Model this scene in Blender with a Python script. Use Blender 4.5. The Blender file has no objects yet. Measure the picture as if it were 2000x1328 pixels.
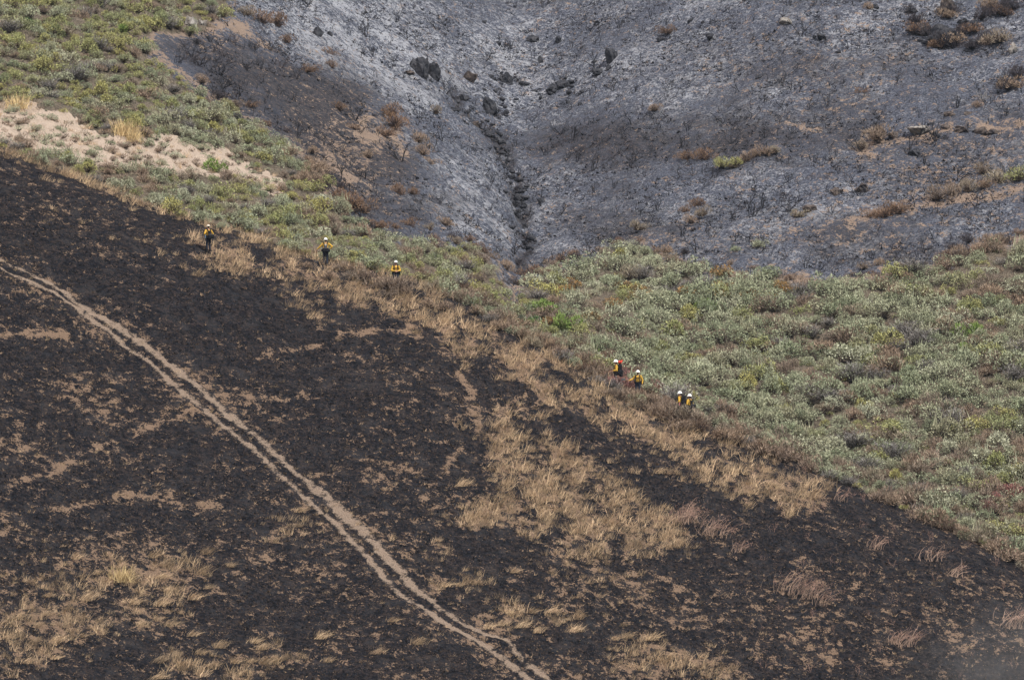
import bpy, bmesh, math, random
import numpy as np
from mathutils import Vector, Matrix, Euler, Quaternion

# ------------------------------------------------------------------ camera, sky, sun, exposure
scene = bpy.context.scene
COL = scene.collection
F = 10143.0                                   # focal length in photograph pixels (2000 px wide)
cam_d = bpy.data.cameras.new('camera'); cam = bpy.data.objects.new('camera', cam_d); COL.objects.link(cam)
cam_d.sensor_width = 36.0; cam_d.lens = 36.0 * F / 2000.0
cam_d.clip_start = 1.0; cam_d.clip_end = 3000.0
cam.location = (0, 0, 0); cam.rotation_euler = (math.radians(90), 0, 0)
scene.camera = cam

SUN_EL, SUN_AZ = 52.0, 55.0                   # hazy high sun, off the camera's right shoulder
world = bpy.data.worlds.new('World'); scene.world = world; world.use_nodes = True
wn = world.node_tree.nodes; wl = world.node_tree.links
sky = wn.new('ShaderNodeTexSky'); sky.sky_type = 'NISHITA'; sky.sun_disc = False
sky.sun_elevation = math.radians(SUN_EL); sky.sun_rotation = math.radians(180 + SUN_AZ)
sky.dust_density = 4.0; sky.air_density = 1.0
bg = wn['Background']; bg.inputs['Strength'].default_value = 0.10
wl.new(sky.outputs[0], bg.inputs['Color'])
sd = bpy.data.lights.new('sun', 'SUN'); sd.energy = 3.6; sd.angle = math.radians(4); sd.color = (1.0, 0.95, 0.87)
sun = bpy.data.objects.new('sun', sd); COL.objects.link(sun)
_e, _a = math.radians(SUN_EL), math.radians(SUN_AZ)
sdir = Vector((math.sin(_a) * math.cos(_e), -math.cos(_a) * math.cos(_e), math.sin(_e)))
sun.rotation_euler = sdir.to_track_quat('Z', 'Y').to_euler()
sun.location = (0, 200, 120)
vs = scene.view_settings; vs.view_transform = 'Standard'; vs.look = 'None'; vs.gamma = 1.0; vs.exposure = 0.78
vs.use_curve_mapping = False

# ------------------------------------------------------------------ helpers
rng = np.random.default_rng(7); random.seed(7)

def lin(r, g, b, k=1.0):
    f = lambda c: (c / 255 / 12.92 if c <= 10 else ((c / 255 + .055) / 1.055) ** 2.4)
    return (f(r) * k, f(g) * k, f(b) * k, 1.0)

def tag(o, label=None, cat=None, group=None, kind=None):
    if label: o['label'] = label
    if cat: o['category'] = cat
    if group: o['group'] = group
    if kind: o['kind'] = kind
    return o

_perm = np.random.default_rng(3).random(65536)
def vnoise(x, y, seed=0):
    xi = np.floor(x).astype(np.int64); yi = np.floor(y).astype(np.int64)
    fx = x - xi; fy = y - yi
    fx = fx * fx * fx * (fx * (fx * 6 - 15) + 10); fy = fy * fy * fy * (fy * (fy * 6 - 15) + 10)
    h = lambda a, b: _perm[((a * 73856093) ^ (b * 19349663) ^ (seed * 83492791)) & 65535]
    return (h(xi, yi) * (1 - fx) + h(xi + 1, yi) * fx) * (1 - fy) + (h(xi, yi + 1) * (1 - fx) + h(xi + 1, yi + 1) * fx) * fy
def fbm(x, y, oct=4, seed=0):
    s = 0; a = .5; t = 0
    for o in range(oct):
        s = s + a * vnoise(x * 2 ** o, y * 2 ** o, seed + o); t += a; a *= .5
    return s / t                               # 0..1, mean about .5

def inpoly(u, v, poly):
    u = np.asarray(u, float); v = np.asarray(v, float); r = np.zeros(u.shape, bool); n = len(poly)
    for i in range(n):
        x0, y0 = poly[i]; x1, y1 = poly[(i + 1) % n]
        if y0 == y1: continue
        c = ((y0 > v) != (y1 > v)) & (u < (x1 - x0) * (v - y0) / (y1 - y0) + x0)
        r ^= c
    return r
def polydist(u, v, pts):
    d = np.full(np.shape(u), 1e9)
    for (x0, y0), (x1, y1) in zip(pts[:-1], pts[1:]):
        dx, dy = x1 - x0, y1 - y0
        t = np.clip(((u - x0) * dx + (v - y0) * dy) / (dx * dx + dy * dy), 0, 1)
        d = np.minimum(d, np.hypot(u - x0 - t * dx, v - y0 - t * dy))
    return d
def sstep(a, b, x):
    t = np.clip((x - a) / (b - a), 0, 1); return t * t * (3 - 2 * t)
def blob(u, v, cu, cv, ru, rv, ang=0):
    a = math.radians(ang); du = u - cu; dv = v - cv
    p = du * math.cos(a) + dv * math.sin(a); q = -du * math.sin(a) + dv * math.cos(a)
    return np.exp(-((p / ru) ** 2 + (q / rv) ** 2))

# ------------------------------------------------------------------ terrain
# The two hillsides are height fields on (bearing, distance). Bearing u and elevation v are read off the
# photograph; each gets its own distance, so the slopes are about 30 degrees and people are 1.8 m tall.
CREST = [(-400, 100), (-150, 215), (0, 285), (150, 345), (300, 405), (420, 438), (600, 498), (700, 520), (800, 546), (900, 586),
         (1000, 628), (1100, 678), (1200, 738), (1300, 786), (1400, 826), (1500, 868), (1600, 915), (1700, 963),
         (1800, 1008), (1900, 1054), (2000, 1104), (2400, 1290)]
_cu, _cv = zip(*CREST)
def crest_v(u): return np.interp(u, _cu, _cv)
def crest_y(u): return np.interp(u, [-400, 0, 500, 1000, 1500, 2000, 2400], [347, 345, 342, 338, 332, 325, 319])

def bump(x, y):
    return (fbm(x / 9.0, y / 9.0, 3, 11) - .5) * .7 + (fbm(x / 2.2, y / 2.2, 3, 23) - .5) * .34

def fg_xyz(u, v):
    u = np.asarray(u, float); v = np.asarray(v, float)
    vc, yc = crest_v(u), crest_y(u)
    d = np.maximum(v - vc, 0)
    y = yc - .048 * d - 4.5 * (1 - np.exp(-d / 45.0))
    x = (u - 1000) / F * y
    z = (664 - v) / F * y
    k = sstep(0, 60, d) * .8 + .2
    return x, y, z + bump(x, y) * k

BGT = {-400: [(130, 350), (0, 365), (-300, 398)], 0: [(290, 349), (200, 358), (0, 380), (-300, 415)],
       250: [(390, 346), (200, 366), (0, 391), (-300, 428)], 500: [(480, 345), (400, 355), (200, 383), (0, 411), (-300, 450)],
       750: [(530, 346), (400, 372), (200, 407), (0, 438), (-300, 480)],
       1020: [(640, 352), (600, 362), (500, 384), (400, 404), (200, 435), (0, 460), (-300, 498)],
       1250: [(760, 350), (700, 358), (600, 371), (500, 384), (400, 397), (200, 422), (0, 447), (-300, 485)],
       1500: [(850, 350), (800, 355), (600, 373), (500, 382), (400, 392), (200, 412), (0, 434), (-300, 470)],
       2000: [(1100, 334), (1000, 341), (800, 355), (600, 371), (400, 387), (200, 405), (0, 425), (-300, 458)],
       2400: [(1280, 318), (1100, 330), (800, 350), (400, 380), (0, 415), (-300, 446)]}
GU = np.arange(-400, 2401, 10.0); GV = np.arange(-300, 1401, 10.0)
_ks = sorted(BGT)
_tab = []
for k in _ks:
    pts = sorted(BGT[k]); vv = np.array([p[0] for p in pts], float); yy = np.array([p[1] for p in pts], float)
    c = np.interp(GV, vv, yy); lo = GV > vv[-1]; c[lo] = yy[-1] - (GV[lo] - vv[-1]) * .075
    _tab.append(c)
_tab = np.array(_tab)
YB = np.array([np.interp(GU, _ks, _tab[:, j]) for j in range(len(GV))]).T
for _ in range(3):
    P = np.pad(YB, 4, mode='edge'); YB = sum(P[i:i + YB.shape[0], 4:-4] for i in range(9)) / 9
    P = np.pad(YB, 4, mode='edge'); YB = sum(P[4:-4, i:i + YB.shape[1]] for i in range(9)) / 9
def bg_y(u, v):
    a = np.clip((np.asarray(u, float) - GU[0]) / 10, 0, len(GU) - 1.001); b = np.clip((np.asarray(v, float) - GV[0]) / 10, 0, len(GV) - 1.001)
    i = a.astype(int); j = b.astype(int); fa = a - i; fb = b - j
    return (YB[i, j] * (1 - fa) + YB[i + 1, j] * fa) * (1 - fb) + (YB[i, j + 1] * (1 - fa) + YB[i + 1, j + 1] * fa) * fb
GULLY = [(890, 168), (912, 205), (940, 232), (975, 262), (1000, 320), (1012, 360), (1022, 405), (1030, 445), (1026, 480), (1012, 535), (1000, 585), (1040, 630), (1110, 690)]
GULLY2 = [(560, 190), (640, 250), (700, 330), (760, 420), (860, 500)]
GULLY3 = [(1480, 130), (1380, 260), (1250, 340), (1120, 410), (1040, 460)]
def bg_xyz(u, v):
    u = np.asarray(u, float); v = np.asarray(v, float)
    y = bg_y(u, v); x = (u - 1000) / F * y; z = (664 - v) / F * y + bump(x, y) * 1.2
    d = polydist(u, v, GULLY) * (1 + .35 * (fbm(u / 30, v / 30, 3, 5) - .5))
    wob = polydist(u + 26 * (fbm(u / 40, v / 40, 2, 301) - .5), v, GULLY)
    z = z - .7 * np.exp(-(wob / 9.0) ** 2) * sstep(.3, .62, fbm(u / 26, v / 15, 3, 9)) - .6 * np.exp(-(d / 40.0) ** 2)
    z = z - .5 * np.exp(-(polydist(u, v, GULLY2) / 28.0) ** 2) - .8 * np.exp(-(polydist(u, v, GULLY3) / 60.0) ** 2)
    return x, y, z
def G(u, v):
    f = fg_xyz if v > crest_v(u) else bg_xyz
    x, y, z = f(u, v); return Vector((float(x), float(y), float(z)))

# ---- which surface lies where (photograph bearings)
TRACK_A = [(-60, 470), (0, 505), (52, 533), (105, 561), (147, 589), (182, 611), (218, 632), (248, 650), (274, 668), (298, 687), (322, 705), (350, 726),
           (378, 750), (403, 771), (438, 803), (466, 827), (508, 859), (560, 905), (602, 940), (641, 975), (678, 1013), (720, 1048), (755, 1087), (790, 1122),
           (818, 1153), (860, 1188), (895, 1213), (948, 1237), (993, 1251), (1017, 1283), (1052, 1307), (1080, 1328), (1140, 1385)]
TRACK_B = [(-60, 492), (7, 526), (63, 554), (100, 574), (147, 598), (182, 626), (217, 647), (245, 676), (277, 697), (305, 718), (329, 740), (354, 764), (382, 785),
           (410, 808), (445, 836), (476, 863), (518, 898), (546, 929), (574, 953), (609, 984), (648, 1013), (679, 1044), (700, 1070), (720, 1092), (744, 1118),
           (779, 1153), (814, 1178), (853, 1204), (895, 1232), (930, 1248), (965, 1268), (1000, 1293), (1031, 1321), (1090, 1385)]
TRAILS = [[(380, 800), (326, 823), (252, 851), (180, 880), (100, 925), (20, 950)], [(740, 640), (672, 645), (640, 665), (574, 680), (530, 690), (510, 702)],
          [(895, 731), (923, 759), (918, 797), (937, 822), (925, 860), (895, 880), (860, 930), (825, 975)], [(0, 650), (60, 645), (130, 652)],
          [(880, 700), (820, 650), (760, 640)], [(1640, 1262), (1620, 1290), (1618, 1330)], [(100, 1000), (250, 970), (420, 985)]]
TRAIL_BG = [[(480, 52), (300, 56), (290, 95), (330, 135), (400, 170), (460, 205)], [(455, 45), (500, 75), (530, 95)], [(640, 310), (690, 340), (640, 375), (610, 395)],
            [(715, 225), (705, 262), (770, 262), (790, 300)], [(1000, 560), (1050, 520), (1150, 490)], [(1300, 500), (1340, 525), (1420, 545), (1560, 545), (1640, 560)],
            [(1640, 552), (1780, 530), (1880, 490), (2000, 465), (2200, 430)], [(1660, 440), (1750, 405), (1830, 392), (2000, 368), (2200, 345)],
            [(1690, 275), (1790, 265), (1860, 258)], [(1910, 248), (2000, 248)], [(1430, 345), (1445, 325)], [(1680, 290), (1700, 300)], [(1520, 240), (1600, 248)]]
GRASS = [  # dry grass patches on the near hill: (polygon, density)
    ([(340, 470), (440, 478), (520, 505), (620, 535), (700, 548), (800, 580), (900, 610), (1000, 650), (1100, 700), (1180, 745), (1300, 810), (1400, 860), (1500, 905), (1560, 960), (1580, 1010),
      (1480, 985), (1380, 940), (1300, 870), (1200, 830), (1110, 790), (1000, 740), (900, 690), (820, 640), (700, 600), (560, 560), (460, 530), (380, 500)], 1.7),
    ([(985, 790), (1050, 800), (1080, 860), (1150, 900), (1220, 950), (1300, 1005), (1350, 1060), (1290, 1085), (1190, 1115), (1100, 1075), (1000, 1045), (880, 1020), (900, 985), (990, 945), (950, 870)], .95),
    ([(1180, 800), (1320, 860), (1340, 930), (1240, 900)], .5), ([(0, 283), (150, 345), (420, 438), (600, 500), (620, 520), (420, 452), (150, 362), (0, 300)], 1.0),
    ([(1330, 900), (1420, 900), (1500, 980), (1420, 975)], .9), ([(0, 400), (150, 405), (330, 470), (300, 490), (120, 430)], .12),
    ([(150, 1090), (360, 1080), (420, 1110), (340, 1190), (200, 1260), (60, 1310), (-60, 1310), (-60, 1180)], .42), ([(300, 1290), (420, 1265), (570, 1275), (560, 1305), (330, 1320)], .7),
    ([(845, 1110), (960, 1110), (950, 1145), (860, 1145)], .55), ([(930, 1180), (1120, 1180), (1130, 1230), (950, 1230)], .45), ([(1190, 1240), (1300, 1260), (1440, 1300), (1440, 1330), (1190, 1310)], .6),
    ([(1040, 1090), (1200, 1130), (1260, 1200), (1100, 1160)], .25), ([(560, 1000), (660, 1010), (600, 1050), (500, 1040)], .3), ([(700, 1010), (820, 1040), (940, 1090), (800, 1080)], .2)]
GRASS.append(([(1090, 712), (1200, 772), (1320, 828), (1420, 868), (1520, 915), (1600, 975), (1580, 1000), (1480, 945), (1380, 890), (1260, 830), (1150, 775)], 2.5))
def grass_at(u, v):
    acc = np.zeros(np.shape(u))
    for k, (am, sc) in enumerate(((34, 60), (52, 45), (70, 70), (24, 30))):
        wu = u + am * (fbm(u / sc, v / sc, 3, 51 + 13 * k) - .5) * 2.6; wv = v + am * .75 * (fbm(u / sc, v / sc, 3, 57 + 13 * k) - .5) * 2.6
        g = np.zeros(np.shape(u))
        for p, d in GRASS: g = np.maximum(g, inpoly(wu, wv, p) * d)
        acc = acc + g / 4
    return np.minimum(1.0, acc) * (.25 + 1.2 * sstep(.32, .6, fbm(u / 28, v / 18, 3, 221)))
SOILB = [(90, 640, 120, 40, .3), (140, 760, 120, 60, .42), (60, 880, 130, 50, .35), (160, 900, 140, 40, .4), (440, 770, 90, 35, .55), (560, 770, 60, 25, .35), (640, 745, 30, 12, .35), (300, 960, 200, 60, .25),
         (80, 1060, 140, 50, .35), (240, 1110, 200, 60, .5), (330, 1060, 200, 40, .3), (560, 1050, 130, 40, .35), (100, 1220, 160, 60, .45), (250, 1200, 160, 40, .4), (330, 1300, 200, 30, .2), (760, 930, 80, 50, .45), (730, 880, 60, 30, .3),
         (850, 990, 90, 50, .4), (960, 900, 60, 40, .35), (820, 1060, 80, 40, .35), (980, 1010, 100, 40, .4), (1100, 1130, 160, 60, .35), (1250, 1160, 120, 50, .4), (1450, 1230, 160, 60, .45), (1340, 1180, 100, 50, .42),
         (1560, 1260, 130, 50, .42), (1400, 1310, 160, 40, .35), (1680, 1130, 140, 60, .3), (1600, 1010, 160, 40, .28), (1850, 1230, 130, 40, .42), (1880, 1140, 120, 40, .28), (1750, 1300, 140, 50, .25), (1320, 1030, 60, 60, .35),
         (650, 1160, 120, 40, .15), (760, 1300, 200, 40, .2), (1120, 1290, 100, 40, .2), (470, 1200, 120, 60, .1), (150, 410, 160, 30, .3), (250, 450, 120, 25, .3), (330, 480, 60, 20, .3), (30, 380, 80, 25, .3),
         (620, 820, 100, 60, .15), (900, 760, 40, 60, .3), (1010, 740, 80, 60, .25), (1200, 850, 100, 40, .2), (990, 690, 80, 25, .3), (560, 700, 90, 25, .2), (1020, 960, 60, 30, .3)]
def soil_at(u, v):
    s = .17 + .35 * (fbm(u / 130, v / 60, 3, 201) - .4) + .08 * sstep(900, 1200, v)
    for cu, cv, ru, rv, a in SOILB: s = np.maximum(s, .08 + a * 1.05 * blob(u, v, cu, cv, ru, rv, 12 if cu < 1000 else 28))
    for t in TRAILS: s = s + .6 * np.exp(-(polydist(u, v, t) / 8.0) ** 2) * sstep(.15, .5, fbm(u / 40, v / 30, 2, 205))
    d = np.minimum(polydist(u, v, TRACK_A), polydist(u, v, TRACK_B)); s = s + .3 * np.exp(-(d / 30.0) ** 2)
    s = s - .12 * blob(u, v, 480, 600, 330, 90, 20) - .1 * blob(u, v, 1500, 1050, 160, 50, 25)
    s = s + .32 * grass_at(u, v)
    return s

GREEN_L = [(-400, -300), (330, -300), (440, -20), (450, 20), (400, 60), (290, 50), (280, 90), (320, 140), (420, 200), (500, 240), (560, 290), (610, 330), (650, 400), (700, 440), (800, 470), (900, 490), (980, 530), (1010, 575), (1100, 700), (1130, 740),
           (700, 650), (-400, 500)]
GREEN_R = [(1000, 590), (1015, 560), (1080, 535), (1160, 520), (1240, 488), (1310, 520), (1360, 545), (1500, 545), (1640, 560), (1720, 548), (1800, 530), (1880, 500), (2000, 478), (2400, 420), (2400, 1350), (2000, 1250), (1000, 800)]
SAND = [(-100, 160), (0, 182), (70, 205), (130, 228), (190, 255), (260, 262), (330, 266), (400, 286), (470, 316), (565, 368), (530, 378), (440, 352), (390, 348), (300, 338), (220, 326), (120, 312), (60, 290), (0, 276), (-100, 240)]
def green_at(u, v):
    w = 24; wu = u + w * 2 * (fbm(u / 25, v / 25, 3, 71) - .5); wv = v + w * 2 * (fbm(u / 25, v / 25, 3, 77) - .5)
    return inpoly(wu, wv, GREEN_L) | inpoly(wu, wv, GREEN_R)
def sand_at(u, v):
    wu = u + 26 * (fbm(u / 20, v / 20, 3, 81) - .5); wv = v + 26 * (fbm(u / 20, v / 20, 3, 87) - .5)
    s = inpoly(wu, wv, SAND) * 1.0
    return np.maximum(s, .55 * (.4 + .9 * fbm(u / 30, v / 14, 3, 88)) * np.maximum(blob(u, v, 1850, 890, 110, 22, 12), np.maximum(blob(u, v, 1960, 900, 60, 25, 20), blob(u, v, 1750, 850, 50, 14))))

# ------------------------------------------------------------------ materials
def new_mat(name, rough=.9):
    m = bpy.data.materials.new(name); m.use_nodes = True
    b = m.node_tree.nodes['Principled BSDF']; b.inputs['Roughness'].default_value = rough
    b.inputs['Specular IOR Level'].default_value = .06
    return m, m.node_tree.nodes, m.node_tree.links, b
class NT:
    def __init__(s, m): s.n = m.node_tree.nodes; s.l = m.node_tree.links; s.tc = s.n.new('ShaderNodeTexCoord')
    def put(s, sock, val):
        if hasattr(val, 'is_output') or isinstance(val, bpy.types.NodeSocket): s.l.new(val, sock)
        else: sock.default_value = val
    def noise(s, scale, detail=6, rough=.6, stretch=None, off=(0, 0, 0), dist=0):
        mp = s.n.new('ShaderNodeMapping'); s.l.new(s.tc.outputs['Object'], mp.inputs['Vector'])
        mp.inputs['Location'].default_value = off
        if stretch: mp.inputs['Scale'].default_value = stretch
        t = s.n.new('ShaderNodeTexNoise'); s.l.new(mp.outputs[0], t.inputs['Vector'])
        t.inputs['Scale'].default_value = scale; t.inputs['Detail'].default_value = detail; t.inputs['Roughness'].default_value = rough; t.inputs['Distortion'].default_value = dist
        return t.outputs['Fac']
    def math(s, op, a, b=0.0, c=None):
        n = s.n.new('ShaderNodeMath'); n.operation = op; s.put(n.inputs[0], a); s.put(n.inputs[1], b)
        if c is not None: s.put(n.inputs[2], c)
        return n.outputs[0]
    def step(s, x, a, b):
        n = s.n.new('ShaderNodeMapRange'); n.interpolation_type = 'SMOOTHSTEP'; s.put(n.inputs['Value'], x)
        s.put(n.inputs['From Min'], a); s.put(n.inputs['From Max'], b); return n.outputs[0]
    def mix(s, f, a, b):
        n = s.n.new('ShaderNodeMix'); n.data_type = 'RGBA'; s.put(n.inputs[0], f); s.put(n.inputs[6], a); s.put(n.inputs[7], b); return n.outputs[2]
    def attr(s, name):
        n = s.n.new('ShaderNodeAttribute'); n.attribute_name = name; return n.outputs['Fac']
    def bump(s, h, strength, dist):
        n = s.n.new('ShaderNodeBump'); n.inputs['Strength'].default_value = strength; n.inputs['Distance'].default_value = dist; s.put(n.inputs['Height'], h); return n.outputs[0]

SOIL_A, SOIL_B = (.31, .218, .15, 1), (.2, .136, .094, 1)
CHAR_A, CHAR_B = (.004, .0045, .006, 1), (.018, .0195, .026, 1)

def mat_fg(name='burnt_grassland', sa=SOIL_A, sb=SOIL_B, soft=(-.12, .3)):
    m, n, l, b = new_mat(name); t = NT(m)
    big = t.noise(.35, 5, .6); mid = t.noise(1.7, 7, .68, dist=.3); fine = t.noise(9, 5, .7, off=(7, 3, 1)); vf = t.noise(28, 3, .6, off=(1, 9, 4))
    soil = t.attr('soil')
    x = t.math('ADD', t.math('MULTIPLY', t.math('SUBTRACT', mid, .5), 9.5), t.math('MULTIPLY', t.math('SUBTRACT', fine, .5), 6.0))
    x = t.math('ADD', x, t.math('MULTIPLY', t.math('SUBTRACT', big, .5), 4.0))
    thr = t.math('SUBTRACT', 1.75, t.math('MULTIPLY', soil, 2.5))
    fac = t.step(t.math('SUBTRACT', x, thr), *soft)
    sc = t.mix(t.noise(2.6, 5, .7, off=(3, 3, 3)), sb, sa)
    sc = t.mix(t.step(vf, .45, .7), sc, (.17, .11, .08, 1))
    cc = t.mix(t.step(t.noise(5, 6, .75, off=(4, 4, 9)), .38, .64), CHAR_A, CHAR_B)
    cc = t.mix(t.math('MULTIPLY', t.step(t.noise(.8, 6, .7, off=(9, 1, 2)), .47, .68), .45), cc, (.055, .054, .058, 1))
    brown = t.math('MULTIPLY', t.step(t.noise(3.1, 6, .7, off=(2, 8, 2)), .46, .64), .6)
    cc = t.mix(brown, cc, (.058, .043, .037, 1))
    fs_ = t.math('MULTIPLY', t.step(t.noise(7.5, 4, .7, off=(11, 2, 6)), .54, .62), t.step(t.noise(.9, 4, .6, off=(1, 12, 6)), .35, .65))
    cc = t.mix(t.math('MULTIPLY', fs_, .5), cc, (.15, .105, .078, 1))
    speck = t.math('MULTIPLY', t.step(t.noise(14, 2, .5, off=(5, 5, 1)), .73, .78), .8)
    cc = t.mix(speck, cc, (.33, .3, .28, 1))
    l.new(t.mix(fac, cc, sc), b.inputs['Base Color'])
    h = t.math('ADD', t.math('MULTIPLY', fine, 1.0), t.math('MULTIPLY', mid, 1.2))
    l.new(t.bump(h, 1.0, .3), b.inputs['Normal'])
    return m
def mat_bg():
    m, n, l, b = new_mat('ash_and_scrub_ground'); t = NT(m)
    mid = t.noise(.9, 8, .7, dist=.4); fine = t.noise(5.5, 6, .72, off=(7, 3, 1)); vf = t.noise(20, 3, .6, off=(1, 9, 4)); big = t.noise(.16, 5, .6, off=(4, 1, 7))
    ash = t.attr('ash'); soil = t.attr('soil'); green = t.attr('green'); sand = t.attr('sand')
    c = t.mix(t.step(fine, .36, .64), (.04, .046, .064, 1), (.135, .146, .182, 1))
    c = t.mix(t.math('MULTIPLY', t.step(t.noise(1.6, 6, .7, off=(8, 8, 3)), .5, .68), .75), c, (.04, .034, .036, 1))
    x = t.math('ADD', t.math('MULTIPLY', t.math('SUBTRACT', t.noise(2.1, 8, .72, off=(2, 7, 5), dist=.5), .5), 9.0), t.math('MULTIPLY', t.math('SUBTRACT', fine, .5), 8.5)); x = t.math('ADD', x, t.math('MULTIPLY', t.math('SUBTRACT', mid, .5), 5.0))
    x = t.math('ADD', x, t.math('MULTIPLY', t.math('SUBTRACT', big, .5), 5.0))
    fa = t.step(t.math('SUBTRACT', x, t.math('SUBTRACT', 1.5, t.math('MULTIPLY', ash, 2.0))), -.8, 1.5)
    c = t.mix(t.math('MULTIPLY', fa, .9), c, (.37, .38, .41, 1))
    fd = t.step(t.math('ADD', t.attr('dark'), t.math('MULTIPLY', t.math('SUBTRACT', t.math('ADD', t.math('MULTIPLY', mid, .5), t.math('MULTIPLY', fine, .5)), .5), 3.2)), .1, 1.0)
    dc = t.mix(t.step(t.noise(3.3, 6, .7, off=(5, 2, 8)), .42, .62), (.026, .027, .033, 1), (.075, .062, .058, 1))
    c = t.mix(t.math('MULTIPLY', fd, .88), c, dc)
    x2 = t.math('ADD', t.math('MULTIPLY', t.math('SUBTRACT', t.noise(1.3, 7, .68, off=(3, 6, 9)), .5), 9.0), t.math('MULTIPLY', t.math('SUBTRACT', t.noise(5, 5, .7, off=(6, 1, 1)), .5), 8.0))
    fs = t.step(t.math('SUBTRACT', x2, t.math('SUBTRACT', 1.9, t.math('MULTIPLY', soil, 2.4))), -.15, .4)
    sc = t.mix(t.noise(1.9, 6, .7, off=(1, 1, 6)), (.2, .145, .11, 1), (.36, .27, .205, 1))
    c = t.mix(t.math('MULTIPLY', fs, .92), c, sc)
    gc = t.mix(t.step(fine, .35, .65), (.075, .062, .048, 1), (.2, .165, .125, 1))
    c = t.mix(green, c, gc)
    sf = t.step(t.math('ADD', sand, t.math('MULTIPLY', t.math('SUBTRACT', fine, .5), .8)), .4, .6)
    sn = t.mix(t.noise(2.2, 6, .7, off=(2, 2, 2)), (.4, .31, .24, 1), (.56, .46, .375, 1))
    sn = t.mix(t.math('MULTIPLY', t.step(vf, .58, .7), .7), sn, (.18, .14, .11, 1))
    c = t.mix(sf, c, sn)
    l.new(c, b.inputs['Base Color'])
    h = t.math('ADD', fine, t.math('MULTIPLY', mid, 1.5)); l.new(t.bump(h, 1.0, .3), b.inputs['Normal'])
    return m
def mat_plant(name, cols, tip=None, var=.35, rough=.85, transl=True):
    """cols: list of colours picked by a random number per plant; 'tint' attribute varies each leaf"""
    m, n, l, b = new_mat(name, rough); t = NT(m)
    oi = n.new('ShaderNodeObjectInfo'); r = t.math('FRACT', t.math('ADD', oi.outputs['Random'], t.attr('rnd')))
    cr = n.new('ShaderNodeValToRGB'); e = cr.color_ramp.elements
    while len(e) < len(cols): e.new(.5)
    for i, c in enumerate(cols): e[i].position = i / max(1, len(cols) - 1); e[i].color = (*c[:3], 1)
    l.new(r, cr.inputs[0]); c = cr.outputs[0]
    ti = t.attr('tint')
    k = t.math('ADD', t.math('MULTIPLY', t.math('SUBTRACT', ti, .5), var * 2), 1.0)
    mul = n.new('ShaderNodeMix'); mul.data_type = 'RGBA'; mul.blend_type = 'MULTIPLY'; mul.inputs[0].default_value = 1; l.new(c, mul.inputs[6])
    cb = n.new('ShaderNodeCombineColor'); [l.new(k, cb.inputs[i]) for i in range(3)]; l.new(cb.outputs[0], mul.inputs[7])
    c = mul.outputs[2]
    if tip is not None: c = t.mix(t.attr('part'), c, tip)
    l.new(c, b.inputs['Base Color'])
    return m
def mat_plain(name, col, rough=.7, var=.2, scale=20):
    m, n, l, b = new_mat(name, rough); t = NT(m)
    c2 = tuple(x * (1 - var) for x in col[:3]) + (1,)
    l.new(t.mix(t.noise(scale, 4, .6), c2, (*col[:3], 1)), b.inputs['Base Color']); return m
def mat_rock(name, a, bb, cpatch=None):
    m, n, l, b = new_mat(name, .9); t = NT(m)
    c = t.mix(t.step(t.noise(2.2, 7, .7), .35, .65), (*a, 1), (*bb, 1))
    if cpatch: c = t.mix(t.math('MULTIPLY', t.step(t.noise(1.2, 5, .6, off=(3, 1, 1)), .52, .64), .8), c, (*cpatch, 1))
    l.new(c, b.inputs['Base Color']); l.new(t.bump(t.noise(5, 7, .7), .9, .15), b.inputs['Normal']); return m

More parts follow.
